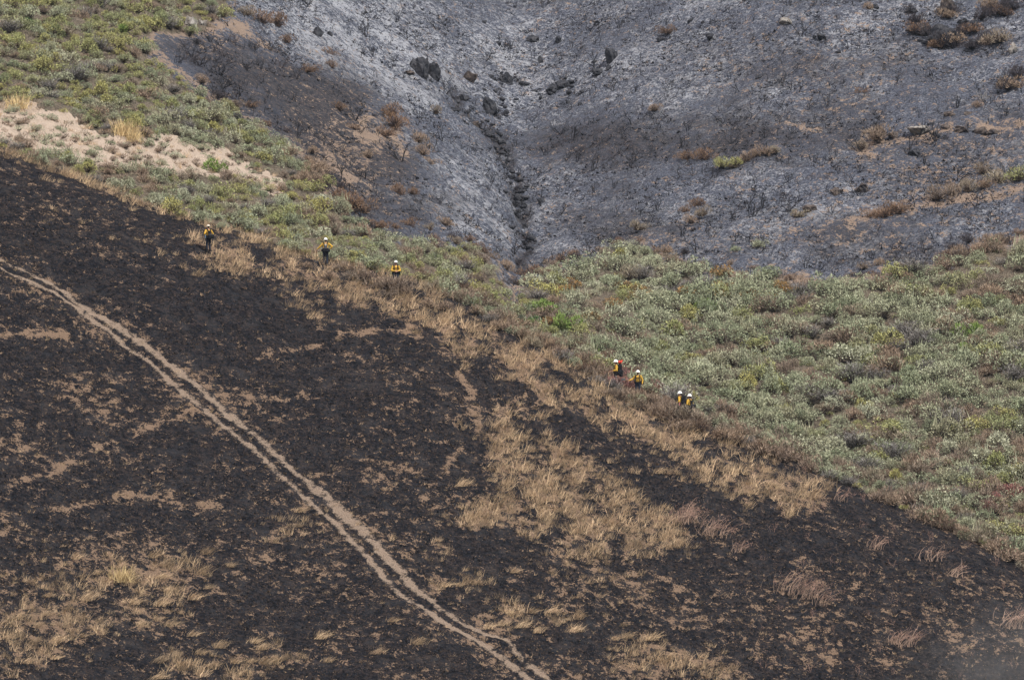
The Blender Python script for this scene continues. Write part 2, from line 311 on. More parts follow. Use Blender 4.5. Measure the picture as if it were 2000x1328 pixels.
M = dict(fg=mat_fg(), bg=mat_bg(), track=mat_fg('track_soil', (.4, .315, .24, 1), (.27, .2, .15, 1), (-.9, .9)),
    sage=mat_plant('sagebrush_leaf', [(.27, .29, .185), (.35, .36, .245), (.22, .25, .155), (.31, .33, .22), (.29, .28, .185), (.4, .41, .295)], tip=(.095, .078, .062, 1)),
    green=mat_plant('green_scrub_leaf', [(.25, .265, .115), (.31, .31, .14), (.34, .315, .12), (.23, .255, .135), (.3, .285, .16)], tip=(.1, .08, .055, 1)),
    bright=mat_plant('bright_green_leaf', [(.155, .235, .06), (.19, .26, .075)], tip=(.08, .09, .04, 1)),
    dkgreen=mat_plant('dark_green_leaf', [(.05, .11, .035), (.06, .12, .04)], tip=(.05, .05, .03, 1)),
    brown=mat_plant('brown_scrub_twig', [(.25, .185, .14), (.3, .22, .155), (.21, .165, .13), (.28, .24, .17)], tip=(.09, .065, .05, 1)),
    rust=mat_plant('rusty_scrub_twig', [(.2, .125, .08), (.175, .12, .085)], tip=(.08, .055, .045, 1)),
    grey=mat_plant('grey_dead_twig', [(.24, .225, .215), (.28, .26, .24)], tip=(.1, .09, .08, 1)),
    orange=mat_plant('orange_seed_head', [(.31, .19, .075), (.27, .175, .085)], tip=(.14, .14, .075, 1)),
    pink=mat_plant('reddish_brush_twig', [(.29, .135, .12), (.3, .17, .145)], tip=(.13, .08, .07, 1)),
    grass=mat_plant('dry_grass_blade', [(.36, .26, .16), (.52, .38, .235), (.29, .21, .13), (.62, .45, .285), (.45, .325, .2), (.24, .18, .12)], tip=(.15, .1, .065, 1), var=.5),
    straw=mat_plant('pale_straw_blade', [(.55, .41, .22), (.5, .38, .2)], tip=(.3, .22, .12, 1)),
    char=mat_plant('charred_wood', [(.02, .02, .023), (.032, .03, .033)], var=.4),
    scorch=mat_plant('scorched_twig', [(.05, .045, .05), (.07, .058, .06)], var=.4),
    brownstub=mat_plant('brown_stubble_blade', [(.1, .07, .05), (.17, .12, .08), (.24, .17, .11), (.07, .055, .045)], var=.4),
    stub=mat_plant('charred_stubble_blade', [(.006, .006, .007), (.014, .0135, .015), (.03, .025, .022)], var=.4),
    wisp=mat_plant('reddish_dry_stem', [(.36, .22, .165), (.31, .2, .165)], tip=(.4, .28, .21, 1)),
    rockd=mat_rock('soot_black_rock', (.022, .024, .03), (.06, .06, .066)), rockb=mat_rock('brown_burnt_rock', (.05, .042, .04), (.13, .105, .09), (.03, .03, .035)),
    rockw=mat_rock('pale_rock', (.15, .135, .12), (.31, .29, .265), (.09, .08, .075)))

# ------------------------------------------------------------------ mesh builders
def mesh_np(name, V, Fc, mat, attrs=None, smooth=False):
    me = bpy.data.meshes.new(name); V = np.asarray(V, np.float32); Fc = np.asarray(Fc, np.int32); k = Fc.shape[1]
    me.vertices.add(len(V)); me.vertices.foreach_set('co', V.ravel())
    me.loops.add(Fc.size); me.loops.foreach_set('vertex_index', Fc.ravel())
    me.polygons.add(len(Fc)); me.polygons.foreach_set('loop_start', np.arange(0, Fc.size, k, dtype=np.int32)); me.polygons.foreach_set('loop_total', np.full(len(Fc), k, np.int32))
    me.update(calc_edges=True)
    if smooth: me.polygons.foreach_set('use_smooth', np.ones(len(Fc), bool))
    for an, av in (attrs or {}).items():
        a = me.attributes.new(an, 'FLOAT', 'POINT'); a.data.foreach_set('value', np.asarray(av, np.float32).ravel())
    if mat: me.materials.append(mat)
    me.validate()
    return me
def link(name, me, parent=None, loc=None):
    o = bpy.data.objects.new(name, me); COL.objects.link(o)
    if loc is not None: o.location = loc
    if parent: o.parent = parent
    return o
def grid_faces(nu, nv):
    i = np.arange(nu - 1)[:, None] * nv + np.arange(nv - 1)[None, :]; i = i.ravel()
    return np.stack([i, i + 1, i + 1 + nv, i + nv], 1)

# near hillside: front face (frame and below), over the crest and down its back
U = np.arange(-260, 2261, 4.5); T = np.concatenate([np.linspace(0, 1, 250)])
def build_fg():
    vc = crest_v(U); yc = crest_y(U); nb = 16
    rows = []
    tt = np.linspace(0, 1, 265)
    Vv = vc[:, None] + (1480 - vc)[:, None] * tt[None, ::-1]            # bottom to crest
    Uu = np.repeat(U[:, None], Vv.shape[1], 1)
    x, y, z = fg_xyz(Uu, Vv)
    z = z + (fbm(x / .55, y / .4, 3, 41) - .5) * .2 * sstep(0, 30, Vv - vc[:, None])
    so = soil_at(Uu, Vv)
    # valley floor below the frame, towards the camera
    ext = [-60.0, 60.0, 180.0, 240.0, 262.0]
    ex = np.stack([(U - 1000) / F * np.full_like(U, max(e, 40)) * (3 if e < 100 else 1) for e in ext], 1)
    ey = np.stack([np.full_like(U, e) for e in ext], 1); ez = np.stack([np.full_like(U, h) for h in (-44, -44, -42, -38, -34)], 1)
    # the far side of the crest
    d = np.linspace(.6, 16, nb); bx, by, bz = [], [], []
    xc, ycc, zc = fg_xyz(U, vc)
    yb = yc[:, None] + d[None, :]; xb = (U - 1000)[:, None] / F * yb
    zb = zc[:, None] + (zc / yc)[:, None] * d[None, :] - .03 * d[None, :] ** 2
    X = np.concatenate([ex, x, xb], 1); Y = np.concatenate([ey, y, yb], 1); Z = np.concatenate([ez, z, zb], 1)
    S = np.concatenate([np.full(ex.shape, .2), so, np.full(xb.shape, .3)], 1)
    me = mesh_np('near_hillside', np.stack([X, Y, Z], -1).reshape(-1, 3), grid_faces(*X.shape)[:, ::-1], M['fg'], {'soil': S}, True)
    tag(link('near_hillside', me), kind='structure')
build_fg()
def build_bg():
    u = np.arange(-360, 2361, 5.0); nv = 300
    vlo = crest_v(u) + 110
    Vv = vlo[:, None] + (-280 - vlo)[:, None] * np.linspace(0, 1, nv)[None, :]
    Uu = np.repeat(u[:, None], nv, 1)
    x, y, z = bg_xyz(Uu, Vv); z = z + (fbm(x / .9, y / .7, 3, 43) - .5) * .5 + (fbm(x / 3.5, y / 3.5, 3, 45) - .5) * .9
    g = green_at(Uu, Vv) * 1.0
    so = .2 + .3 * (fbm(Uu / 120, Vv / 50, 3, 331) - .4) + .32 * blob(Uu, Vv, 1850, 330, 260, 130) + .22 * blob(Uu, Vv, 1500, 470, 300, 60) + .45 * blob(Uu, Vv, 640, 320, 110, 110) + .35 * blob(Uu, Vv, 740, 270, 70, 50) + .3 * blob(Uu, Vv, 420, 75, 140, 40) + .1 * blob(Uu, Vv, 1650, 100, 250, 100)
    so = so + .2 * blob(Uu, Vv, 1240, 510, 120, 40)
    so = so + .42 * np.exp(-(np.minimum(polydist(Uu, Vv, GREEN_L[2:19]), polydist(Uu, Vv, GREEN_R[:14])) / 15.0) ** 2)
    for t in TRAIL_BG: so = so + .8 * np.exp(-(polydist(Uu, Vv, t) / 9.0) ** 2) * (.35 + .9 * fbm(Uu / 50, Vv / 30, 2, 207))
    ash = .38 + .4 * (fbm(Uu / 150, Vv / 70, 4, 335) - .5) + .6 * blob(Uu, Vv, 640, 60, 200, 110) + .2 * blob(Uu, Vv, 900, 120, 250, 90) + .22 * blob(Uu, Vv, 930, 380, 70, 110, 60) + .15 * blob(Uu, Vv, 1500, 430, 250, 60) + .15 * blob(Uu, Vv, 1300, 120, 300, 90)
    ash = ash - .5 * blob(Uu, Vv, 450, 130, 190, 80, 20) - .35 * blob(Uu, Vv, 640, 260, 110, 110) - .3 * blob(Uu, Vv, 1150, 280, 140, 60) - .25 * blob(Uu, Vv, 1900, 270, 250, 100) - .25 * blob(Uu, Vv, 1300, 310, 140, 60)
    ash = ash - .45 * np.exp(-(polydist(Uu, Vv, GULLY) / 9.0) ** 2) * sstep(.3, .6, fbm(Uu / 20, Vv / 14, 2, 303))
    dark = .1 + .7 * (fbm(Uu / 110, Vv / 45, 4, 337) - .5) - .3 * blob(Uu, Vv, 640, 50, 170, 90) + .7 * blob(Uu, Vv, 470, 140, 190, 85, 22) + .75 * blob(Uu, Vv, 640, 250, 130, 120, 40) + .6 * blob(Uu, Vv, 760, 370, 120, 100, 30) + .4 * blob(Uu, Vv, 1150, 285, 170, 60) + .45 * blob(Uu, Vv, 1900, 290, 240, 70) + .5 * blob(Uu, Vv, 1450, 250, 260, 70) + .45 * blob(Uu, Vv, 1650, 470, 300, 50) + .4 * blob(Uu, Vv, 1200, 440, 160, 60) + .35 * blob(Uu, Vv, 1650, 120, 260, 60)
    dark = dark + .6 * np.exp(-(polydist(Uu, Vv, GULLY) / 17.0) ** 2) * sstep(.35, .6, fbm(Uu / 20, Vv / 14, 2, 303))
    me = mesh_np('far_hillside', np.stack([x, y, z], -1).reshape(-1, 3), grid_faces(*x.shape)[:, ::-1], M['bg'], {'soil': so, 'ash': ash, 'green': g, 'dark': dark, 'sand': sand_at(Uu, Vv)}, True)
    tag(link('far_hillside', me), kind='structure')
build_bg()
def build_track(name, line, width, seed):
    # wheel rut: a ragged ribbon of bare soil lying 1.5 cm above the burnt ground
    P = np.array(line, float); seg = np.hypot(*np.diff(P, axis=0).T); s = np.concatenate([[0], np.cumsum(seg)])
    q = np.arange(0, s[-1], 2.4); cu = np.interp(q, s, P[:, 0]); cv = np.interp(q, s, P[:, 1])
    k = np.ones(9) / 9; pad = lambda a: np.convolve(np.pad(a, 4, mode='edge'), k, 'valid'); cu, cv = pad(cu), pad(cv)
    w = np.arange(-24, 24.1, 2.0)
    Uu = cu[:, None] + w[None, :]; Vv = np.repeat(cv[:, None], len(w), 1) - .25 * w[None, :] * 0
    x, y, z = fg_xyz(Uu, Vv); z = z + (fbm(x / .55, y / .4, 3, 41) - .5) * .2 - .015
    fade = np.interp(q, [0, 120, 400], [.6, .8, 1.0])[:, None]
    f = 1 - np.abs(w)[None, :] / (width * fade) + (fbm(x / 2.2, y / 3, 3, seed) - .5) * .5 + (fbm(x / 9, y / 12, 2, seed + 3) - .5) * .8
    z = z + .05 * sstep(-.7, -.2, f)
    soil = np.clip(.52 + f * .8, 0, 1.1)
    Fq = grid_faces(len(q), len(w)); keep = f.ravel()[Fq].mean(1) > -.75
    Fq = Fq[keep]; used = np.unique(Fq); rm = np.zeros(x.size, int); rm[used] = np.arange(len(used))
    me = mesh_np(name, np.stack([x, y, z], -1).reshape(-1, 3)[used], rm[Fq], M['track'], {'soil': soil.ravel()[used]}, True)
    tag(link(name, me), kind='structure')
build_track('dirt_track', TRACK_A, 10, 101); build_track('dirt_track', TRACK_B, 8.5, 131)

# ------------------------------------------------------------------ plants (arrays: verts, tris, tint, part)
def blades(base, dirs, length, width, r, bend=None, seg=1, gravity=0.0):
    """many narrow blades; each a strip of seg quads ending in a point"""
    n = len(base); d = dirs / np.linalg.norm(dirs, axis=1, keepdims=True)
    side = np.cross(d, r.normal(size=(n, 3))); side /= np.linalg.norm(side, axis=1, keepdims=True) + 1e-9
    V = []; pos = base.copy(); dd = d.copy(); step = (length / seg)[:, None]
    for k in range(seg):
        wk = (width * (1 - k / seg * .6))[:, None]
        V += [pos - side * wk / 2, pos + side * wk / 2]
        pos = pos + dd * step
        if bend is not None: dd = dd + bend
        dd = dd - np.array([0, 0, gravity]); dd /= np.linalg.norm(dd, axis=1, keepdims=True)
    V.append(pos); nv = 2 * seg + 1
    A = np.stack(V, 1).reshape(-1, 3); F_ = []
    for k in range(seg - 1): a = 2 * k; F_ += [(a, a + 1, a + 3), (a, a + 3, a + 2)]
    a = 2 * (seg - 1); F_.append((a, a + 1, a + 2))
    Fi = (np.array(F_)[None] + (np.arange(n) * nv)[:, None, None]).reshape(-1, 3)
    return A, Fi, np.repeat(r.random(n), nv)
def join(parts):
    V, Fc, T_, P_ = [], [], [], []; o = 0
    for v, f, t, p in parts:
        V.append(v); Fc.append(f + o); T_.append(t); P_.append(np.full(len(v), p, float)); o += len(v)
    return np.concatenate(V), np.concatenate(Fc), np.concatenate(T_), np.concatenate(P_)
def shrub(seed, R=.8, H=.75, n=620, leaf=(.1, .26), wid=.045, up=.8, lumps=5, inner=140, spiky=.35, plume=0, spread=.42):
    r = np.random.default_rng(seed)
    # lumpy dome: several sub-domes
    lc = np.stack([r.normal(0, spread * R, lumps), r.normal(0, spread * R, lumps), r.uniform(.0, .35, lumps) * H], 1); lr = r.uniform(.42, .68, lumps)
    k = r.integers(0, lumps, n); a = r.uniform(0, 2 * math.pi, n); ct = r.uniform(-.15, 1, n); st = np.sqrt(np.clip(1 - ct ** 2, 0, 1)); rad = r.uniform(.62, 1.0, n) ** .6
    nd = np.stack([np.cos(a) * st, np.sin(a) * st, ct], 1)
    p = lc[k] + nd * (lr[k] * rad)[:, None] * np.array([R, R, H * .95]); p[:, 2] = np.maximum(p[:, 2], .02)
    d = nd + np.array([0, 0, up]) + r.normal(0, spiky, (n, 3))
    A = blades(p, d, r.uniform(*leaf, n), r.uniform(.6, 1.3, n) * wid, r)
    out = [(*A, 0.0)]
    m = inner; b = np.stack([r.normal(0, .12 * R, m), r.normal(0, .12 * R, m), np.zeros(m)], 1); kk = r.integers(0, lumps, m)
    tgt = lc[kk] + r.normal(0, .35, (m, 3)) * np.array([R, R, H]) * .8; tgt[:, 2] = np.abs(tgt[:, 2]) + .12 * H
    dd = tgt - b; A = blades(b, dd, np.linalg.norm(dd, axis=1), np.full(m, .035), r); out.append((*A, 1.0))
    if plume:
        kk = r.integers(0, lumps, plume); a = r.uniform(0, 6.28, plume); b = lc[kk] + np.stack([np.cos(a) * .3 * R, np.sin(a) * .3 * R, np.full(plume, .5 * H)], 1)
        A = blades(b, r.normal(0, .25, (plume, 3)) + np.array([0, 0, 1.2]), r.uniform(.25, .5, plume), np.full(plume, .04), r); out.append((*A, 0.0))
    return join(out)
def twiggy(seed, R=.7, H=.8, n=260, wid=.022):
    r = np.random.default_rng(seed); b = np.stack([r.normal(0, .15 * R, n), r.normal(0, .15 * R, n), np.zeros(n)], 1)
    a = r.uniform(0, 6.28, n); s = r.uniform(0, 1, n) ** .7 * R * 1.3
    d = np.stack([np.cos(a) * s, np.sin(a) * s, r.uniform(.4, 1.1, n) * H], 1)
    A = blades(b, d, np.linalg.norm(d, axis=1), np.full(n, wid * 1.4), r, seg=2, bend=r.normal(0, .2, (n, 3)))
    m = n * 2; i = r.integers(0, n, m); f = r.uniform(.45, 1, m)[:, None]
    b2 = b[i] + d[i] * f; A2 = blades(b2, d[i] / R + r.normal(0, .7, (m, 3)), r.uniform(.1, .28, m), np.full(m, wid), r)
    return join([(*A, 1.0), (*A2, 0.0)])
def tuft(seed, n=70, L=(.4, .85), spread=.16, lean=(.25, 0, 0), wid=.02, grav=.16, open_=.35):
    r = np.random.default_rng(seed); b = np.stack([r.normal(0, spread, n), r.normal(0, spread, n), np.full(n, -.03)], 1)
    d = r.normal(0, open_, (n, 3)); d[:, 2] = 1; d += np.array(lean)
    ln = r.uniform(*L, n); A = blades(b, d, ln, r.uniform(.7, 1.4, n) * wid, r, seg=3, bend=np.array(lean) * .8 + r.normal(0, .08, (n, 3)), gravity=grav)
    m = n // 3; A2 = blades(b[:m] * 1.3, r.normal(0, 1, (m, 3)) * np.array([1, 1, .3]) + np.array([0, 0, .25]), r.uniform(.12, .3, m), np.full(m, wid), r)
    return join([(*A, 0.0), (*A2, 1.0)])
def tube(p, rad):
    """3-sided tube along points"""
    p = np.array(p); V = []; F_ = []
    for i, q in enumerate(p):
        t = p[min(i + 1, len(p) - 1)] - p[max(i - 1, 0)]; t = t / (np.linalg.norm(t) + 1e-9)
        a = np.cross(t, [.3, .9, .2]); a /= np.linalg.norm(a) + 1e-9; b = np.cross(t, a)
        for k in range(3): V.append(q + rad[i] * (a * math.cos(k * 2.094) + b * math.sin(k * 2.094)))
        if i:
            for k in range(3):
                k2 = (k + 1) % 3; o = (i - 1) * 3; F_ += [(o + k, o + k2, o + 3 + k2), (o + k, o + 3 + k2, o + 3 + k)]
    return np.array(V), np.array(F_), np.full(len(V), .5)
def skeleton(seed, H=1.1, stems=4, rad=.028, lean=0.6, levels=2):
    r = np.random.default_rng(seed); out = []
    def grow(p, d, L, ra, lev):
        k = 4; pts = [p]; dd = d
        for i in range(k):
            dd = dd + r.normal(0, .22, 3); dd = dd / np.linalg.norm(dd); pts.append(pts[-1] + dd * L / k)
        out.append((*tube(pts, np.linspace(ra, ra * .5, k + 1)), 0.0))
        if lev > 0:
            for j in range(r.integers(2, 4)):
                q = pts[r.integers(2, k + 1)]; nd = dd + r.normal(0, .75, 3); nd[2] = abs(nd[2]) * .8 + .1
                grow(q, nd / np.linalg.norm(nd), L * r.uniform(.4, .7), ra * .6, lev - 1)
    for s in range(stems):
        a = r.uniform(0, 6.28); d = np.array([math.cos(a) * lean, math.sin(a) * lean, 1]); grow(np.array([math.cos(a) * .05, math.sin(a) * .05, -.05]), d / np.linalg.norm(d), H * r.uniform(.5, .8), rad, levels)
    return join(out)
def arching(seed, H=1.3, n=60, spread=.5, lean=.5):
    """tall dry weed with long stems that arch over to one side"""
    r = np.random.default_rng(seed); b = np.stack([r.normal(0, spread * .6, n), r.normal(0, spread * .4, n), np.full(n, -.05)], 1)
    d = np.stack([r.normal(.15, .3, n), r.normal(0, .3, n), np.ones(n)], 1)
    A = blades(b, d, r.uniform(.7, 1.2, n) * H, np.full(n, .026), r, seg=6, bend=np.stack([np.full(n, lean * .42) + r.normal(0, .08, n), r.normal(0, .08, n), np.zeros(n)], 1), gravity=.12)
    P = A[0].reshape(n, 13, 3); m = 5; tw = []
    i = np.repeat(np.arange(n), m); q = P[i, r.integers(7, 13, n * m)]
    A2 = blades(q, r.normal(0, .6, (n * m, 3)) + np.array([.6, 0, .3]), r.uniform(.12, .3, n * m), np.full(n * m, .016), r, gravity=.1)
    return join([(*A, 1.0), (*A2, 0.0)])
def stub(seed):
    r = np.random.default_rng(seed); n = 7; b = np.stack([r.normal(0, .05, n), r.normal(0, .05, n), np.full(n, -.02)], 1)
    d = r.normal(0, .7, (n, 3)); d[:, 2] = np.abs(d[:, 2]) * .4 + .5
    return join([(*blades(b, d, r.uniform(.06, .2, n), r.uniform(.03, .07, n), r), 0.0)])

LIB = {
    'sage': [shrub(100 + i, R=.74 + .08 * (i % 3), H=.85 + .14 * (i % 4), n=880, leaf=(.05, .11), wid=.058, lumps=4 + i, plume=(0, 18, 0)[i % 3], inner=90 + 30 * (i % 3), up=.35, spiky=.45) for i in range(6)],
    'green': [shrub(130 + i, R=.62 + .08 * (i % 3), H=.9 + .12 * (i % 3), n=660, leaf=(.05, .12), wid=.062, lumps=4 + i, up=.4, inner=110, spiky=.5) for i in range(5)],
    'bright': [shrub(150 + i, R=.6, H=.85, n=520, leaf=(.1, .2), wid=.06, lumps=5) for i in range(3)],
    'brown': [shrub(170 + i, R=.7, H=.85, n=520, leaf=(.1, .22), wid=.032, lumps=5, inner=170, spiky=.5) for i in range(5)],
    'twig': [twiggy(190 + i) for i in range(4)],
    'orange': [shrub(210 + i, R=.6, H=.75, n=420, leaf=(.06, .13), wid=.07, lumps=6, inner=240, up=.5) for i in range(3)],
    'low': [shrub(230 + i, R=.5, H=.3, n=95, leaf=(.06, .14), wid=.036, lumps=3, inner=26, spread=.05) for i in range(4)],
    'tuft': [tuft(250 + i, n=46, wid=.018, open_=.5, lean=(.14 + .05 * i, 0, 0), L=(.3, .9), spread=.2) for i in range(5)],
    'swept': [tuft(270 + i, n=120, L=(.45, 1.1), spread=.24, lean=(.42, -.05, 0), grav=.2, open_=.38, wid=.017) for i in range(4)],
    'straw': [tuft(290, n=220, L=(.35, .8), spread=.22, lean=(.06, 0, 0), wid=.018, open_=.42, grav=.06)],
    'char': [skeleton(300 + i, H=.9 + .12 * (i % 4), stems=2 + i % 4, lean=.4 + .12 * (i % 3)) for i in range(10)],
    'bigchar': [skeleton(330 + i, H=1.5, stems=9, rad=.026, lean=.75) for i in range(4)],
    'stem': [skeleton(370 + i, H=.75, stems=3, rad=.009, lean=.5) for i in range(5)],
    'sprig': [skeleton(340 + i, H=.5, stems=1 + i % 2, rad=.022, lean=.8, levels=1) for i in range(8)],
    'stub': [stub(350 + i) for i in range(6)],
}
MESHES = {}
def lib_mesh(kind, i, mat):
    key = (kind, i, mat)
    if key not in MESHES:
        v, f, t, p = LIB[kind][i]; MESHES[key] = mesh_np(kind + '_mesh', v, f, M[mat], {'tint': t, 'part': p, 'rnd': np.zeros(len(v))})
    return MESHES[key]
def plant(name, kind, mat, u, v, s, label, cat, group=None, sz=1.0, var=None, rz=None, sink=.03, p=None):
    i = random.randrange(len(LIB[kind])) if var is None else var
    o = link(name, lib_mesh(kind, i, mat), loc=(G(u, v) if p is None else p) - Vector((0, 0, sink)))
    o.rotation_euler = (0, 0, random.uniform(0, 6.28) if rz is None else rz); o.scale = (s, s, s * sz)
    return tag(o, label, cat, group)
def stuff(name, kind, mat, pts, label, cat):
    """everything past the counted individuals, joined. pts: (u, v, scale, zscale, rotation)"""
    if not len(pts): return
    V, Fc, T_, P_, R_ = [], [], [], [], []; o = 0
    for (u, v, s, sz, a) in pts:
        vv, f, t, p = LIB[kind][random.randrange(len(LIB[kind]))]; g = G(u, v); c, sn = math.cos(a) * s, math.sin(a) * s
        V.append(np.stack([vv[:, 0] * c - vv[:, 1] * sn + g.x, vv[:, 0] * sn + vv[:, 1] * c + g.y, vv[:, 2] * s * sz + g.z - .03], 1))
        Fc.append(f + o); T_.append(t); P_.append(p); R_.append(np.full(len(vv), random.random())); o += len(vv)
    me = mesh_np(name, np.concatenate(V), np.concatenate(Fc), M[mat], {'tint': np.concatenate(T_), 'part': np.concatenate(P_), 'rnd': np.concatenate(R_)})
    return tag(link(name, me), label, cat, kind='stuff')

def scatter(n, box, mask, rad, aspect=1.7, seed=0):
    r = np.random.default_rng(seed); u = r.uniform(box[0], box[2], n); v = r.uniform(box[1], box[3], n)
    k = mask(u, v); k = k if k.dtype == bool else r.random(n) < k; u, v = u[k], v[k]
    out = []; cell = {}; c = rad
    for a, b in zip(u, v):
        i, j = int(a // c), int(b * aspect // c); ok = True
        for di in (-1, 0, 1):
            for dj in (-1, 0, 1):
                for (x, y) in cell.get((i + di, j + dj), ()):
                    if (x - a) ** 2 + ((y - b) * aspect) ** 2 < rad * rad: ok = False
        if ok: cell.setdefault((i, j), []).append((a, b)); out.append((a, b))
    return out
inframe = lambda u, v: -12 < u < 2012 and -12 < v < 1345

# ---- scrub on the unburnt slopes
def where_green(u, v, side):
    c = crest_v(u) - v
    if side == 'r':
        if math.hypot((u - 1870) / 1.6, v - 885) < 75: return 'around the bare sandy patch across the gully'
        if u < 1170: return 'in the mouth of the gully'
        if abs(u - 1390) < 190 and 540 < v < 615: return 'around the orange seeding bushes'
        if polydist(np.array(u), np.array(v), GREEN_R[:13]) < 42: return 'along the burn edge across the gully'
        if c < 60: return 'right behind the brown brush of the crest'
        if math.hypot(u - 1895, v - 660) < 90: return 'around the largest vivid green shrub'
        return 'in the middle of the slope across the gully'
    if polydist(np.array(u), np.array(v), SAND) < 32: return 'bordering the pale sandy patch'
    if polydist(np.array(u), np.array(v), GREEN_L[2:19]) < 34: return 'along the burn edge of the green spur'
    if c < 70: return 'just behind the crest near the three upper firefighters' if 330 < u < 950 else 'between the crest and the sandy patch' if u <= 330 else 'where the spur runs down into the gully'
    return 'high on the spur above the sandy patch' if v < 230 else 'on the spur below the sandy patch'
def where_burnt(u, v):
    p = np.array(u), np.array(v)
    if math.hypot(u - 835, v - 130) < 70: return 'around the split black boulder'
    if polydist(*p, GULLY[:10]) < 42: return 'beside the gully'
    if math.hypot(u - 1860, v - 50) < 130: return 'among the biggest rocks'
    if math.hypot((u - 1860) / 2, v - 250) < 60: return 'near the bare soil ledges'
    if v > 400 and u > 1050: return 'just above the green slope'
    if u < 700: return 'beside the green spur'
    if math.hypot(u - 1193, v - 112) < 90: return 'around the upright black boulder'
    return 'high on the open ash slope' if v < 180 else 'in the middle of the open ash slope'
size_word = lambda s: 'large ' if s > 1.18 else 'small ' if s < .8 else ''
def scrub():
    above = lambda u, v: v < crest_v(u) + 4
    right = lambda u, v: green_at(u, v) & (u > 985 + (v - 560) * .9) & (v > 470) & above(u, v) & (sand_at(u, v) < .45)
    left = lambda u, v: green_at(u, v) & ((u <= 985 + (v - 560) * .9) | (v <= 470)) & (u < 1200) & above(u, v) & (sand_at(u, v) < .4)
    R_ = scatter(16000, (1000, 470, 2200, 1240), right, 22.5, 1.6, 1)
    L_ = scatter(16000, (-160, -140, 1130, 720), left, 16.5, 1.6, 2)
    buckets = {}
    for side, pts in (('r', R_), ('l', L_)):
        for (u, v) in pts:
            n1 = float(fbm(np.array(u / 90), np.array(v / 55), 3, 61)); n2 = random.random() - .22 * float(blob(u, v, 1900, 980, 200, 60, 20)) - (.12 if u > 1000 and float(blob(u, v, 1090, 590, 110, 50)) > .4 else 0)
            if side == 'r':
                dry = sstep(1550, 2000, u) * .35 + (n1 - .5) * 1.6 + .45 * float(blob(u, v, 1650, 820, 160, 40)) + .35 * float(blob(u, v, 1900, 560, 150, 60))
                k = 'brown' if n2 < .10 + .5 * dry else 'green' if n2 < .22 + .5 * dry else 'grey' if n2 < .27 + .5 * dry else 'sage'
            else:
                up = sstep(250, 120, v) * .25
                k = 'brown' if n2 < .16 + (n1 - .5) * .8 + .3 * float(blob(u, v, 300, 340, 260, 60)) else 'green' if n2 < .55 + up + (n1 - .5) * .6 else 'grey' if n2 < .6 + up else 'sage'
            buckets.setdefault((side, k), []).append((u, v))
    spec = {('r', 'sage'): ('sagebrush', 'sage', 'sage', 'mounded grey-green sagebrush on the unburnt slope across the gully', 'grey-green sagebrush across the gully'),
            ('r', 'green'): ('olive_shrub', 'green', 'green', 'olive-green shrub among the sagebrush on the slope across the gully', 'olive shrubs across the gully'),
            ('r', 'brown'): ('dry_shrub', 'brown', 'brown', 'brown dry shrub among the sagebrush on the slope across the gully', 'brown shrubs across the gully'),
            ('r', 'grey'): ('dead_shrub', 'twig', 'grey', 'leafless pale grey shrub among the sagebrush across the gully', 'grey dead shrubs across the gully'),
            ('l', 'sage'): ('sagebrush', 'sage', 'sage', 'grey-green sagebrush on the spur above the firefighters', 'grey-green sagebrush on the spur'),
            ('l', 'green'): ('olive_shrub', 'green', 'green', 'olive-green shrub on the spur above the firefighters and the sandy patch', 'olive shrubs on the spur'),
            ('l', 'brown'): ('dry_shrub', 'brown', 'brown', 'brown dry shrub on the spur around the sandy patch', 'brown shrubs on the spur'),
            ('l', 'grey'): ('dead_shrub', 'twig', 'grey', 'leafless pale grey shrub on the green spur', 'grey dead shrubs on the spur')}
    for key, pts in buckets.items():
        nm, kind, mat, lab, grp = spec[key]
        ind = [p for p in pts if inframe(*p)]; rest = [p for p in pts if not inframe(*p)]
        sized = [(random.choice((.7, .85, .95, 1.05, 1.2, 1.4)) * random.uniform(.92, 1.08) * (1.22 if key[0] == 'r' else .9), p) for p in ind]; sized.sort(key=lambda q: -q[0] * (1 + (q[1][1]) / 3000))
        cap = {'rsage': 190, 'lsage': 105, 'rgreen': 100, 'lgreen': 190, 'rbrown': 140, 'lbrown': 140}.get(key[0] + key[1], 60)
        short = {'sage': 'grey-green sagebrush', 'green': 'olive-green shrub', 'brown': 'brown dry shrub', 'grey': 'leafless pale grey shrub'}[key[1]]
        for s, (u, v) in sized[:cap]: plant(nm, kind, mat, u, v, s, size_word(s) + short + ' ' + where_green(u, v, key[0]), 'shrub', grp, sz=random.uniform(.65, 1.25))
        st = [(u, v, s, random.uniform(.75, 1.1), random.uniform(0, 6.28)) for s, (u, v) in sized[cap:]] + [(u, v, random.uniform(.75, 1.2), .95, random.uniform(0, 6.28)) for u, v in rest]
        stuff(nm + '_cover', kind, mat, st, {'r': 'further ', 'l': 'more '}[key[0]] + lab.replace(' shrub', ' shrubs', 1), 'shrubs')
    # small filler between the shrubs
    f1 = scatter(16000, (-100, -100, 2150, 1200), lambda u, v: (left(u, v) | right(u, v)), 13.3, 1.6, 9)
    stuff('low_scrub', 'low', 'sage', [(u, v, random.uniform(.7, 1.4), 1.2, random.uniform(0, 6)) for u, v in f1[::3]], 'low grey-green scrub filling gaps between shrubs on both unburnt slopes', 'scrub')
    stuff('low_scrub', 'low', 'brown', [(u, v, random.uniform(.7, 1.4), 1.1, random.uniform(0, 6)) for u, v in f1[1::3]], 'low brown scrub filling gaps between shrubs on both unburnt slopes', 'scrub')
    stuff('low_scrub', 'low', 'green', [(u, v, random.uniform(.7, 1.4), 1.3, random.uniform(0, 6)) for u, v in f1[2::3]], 'low olive scrub filling gaps between shrubs on both unburnt slopes', 'scrub')
scrub()

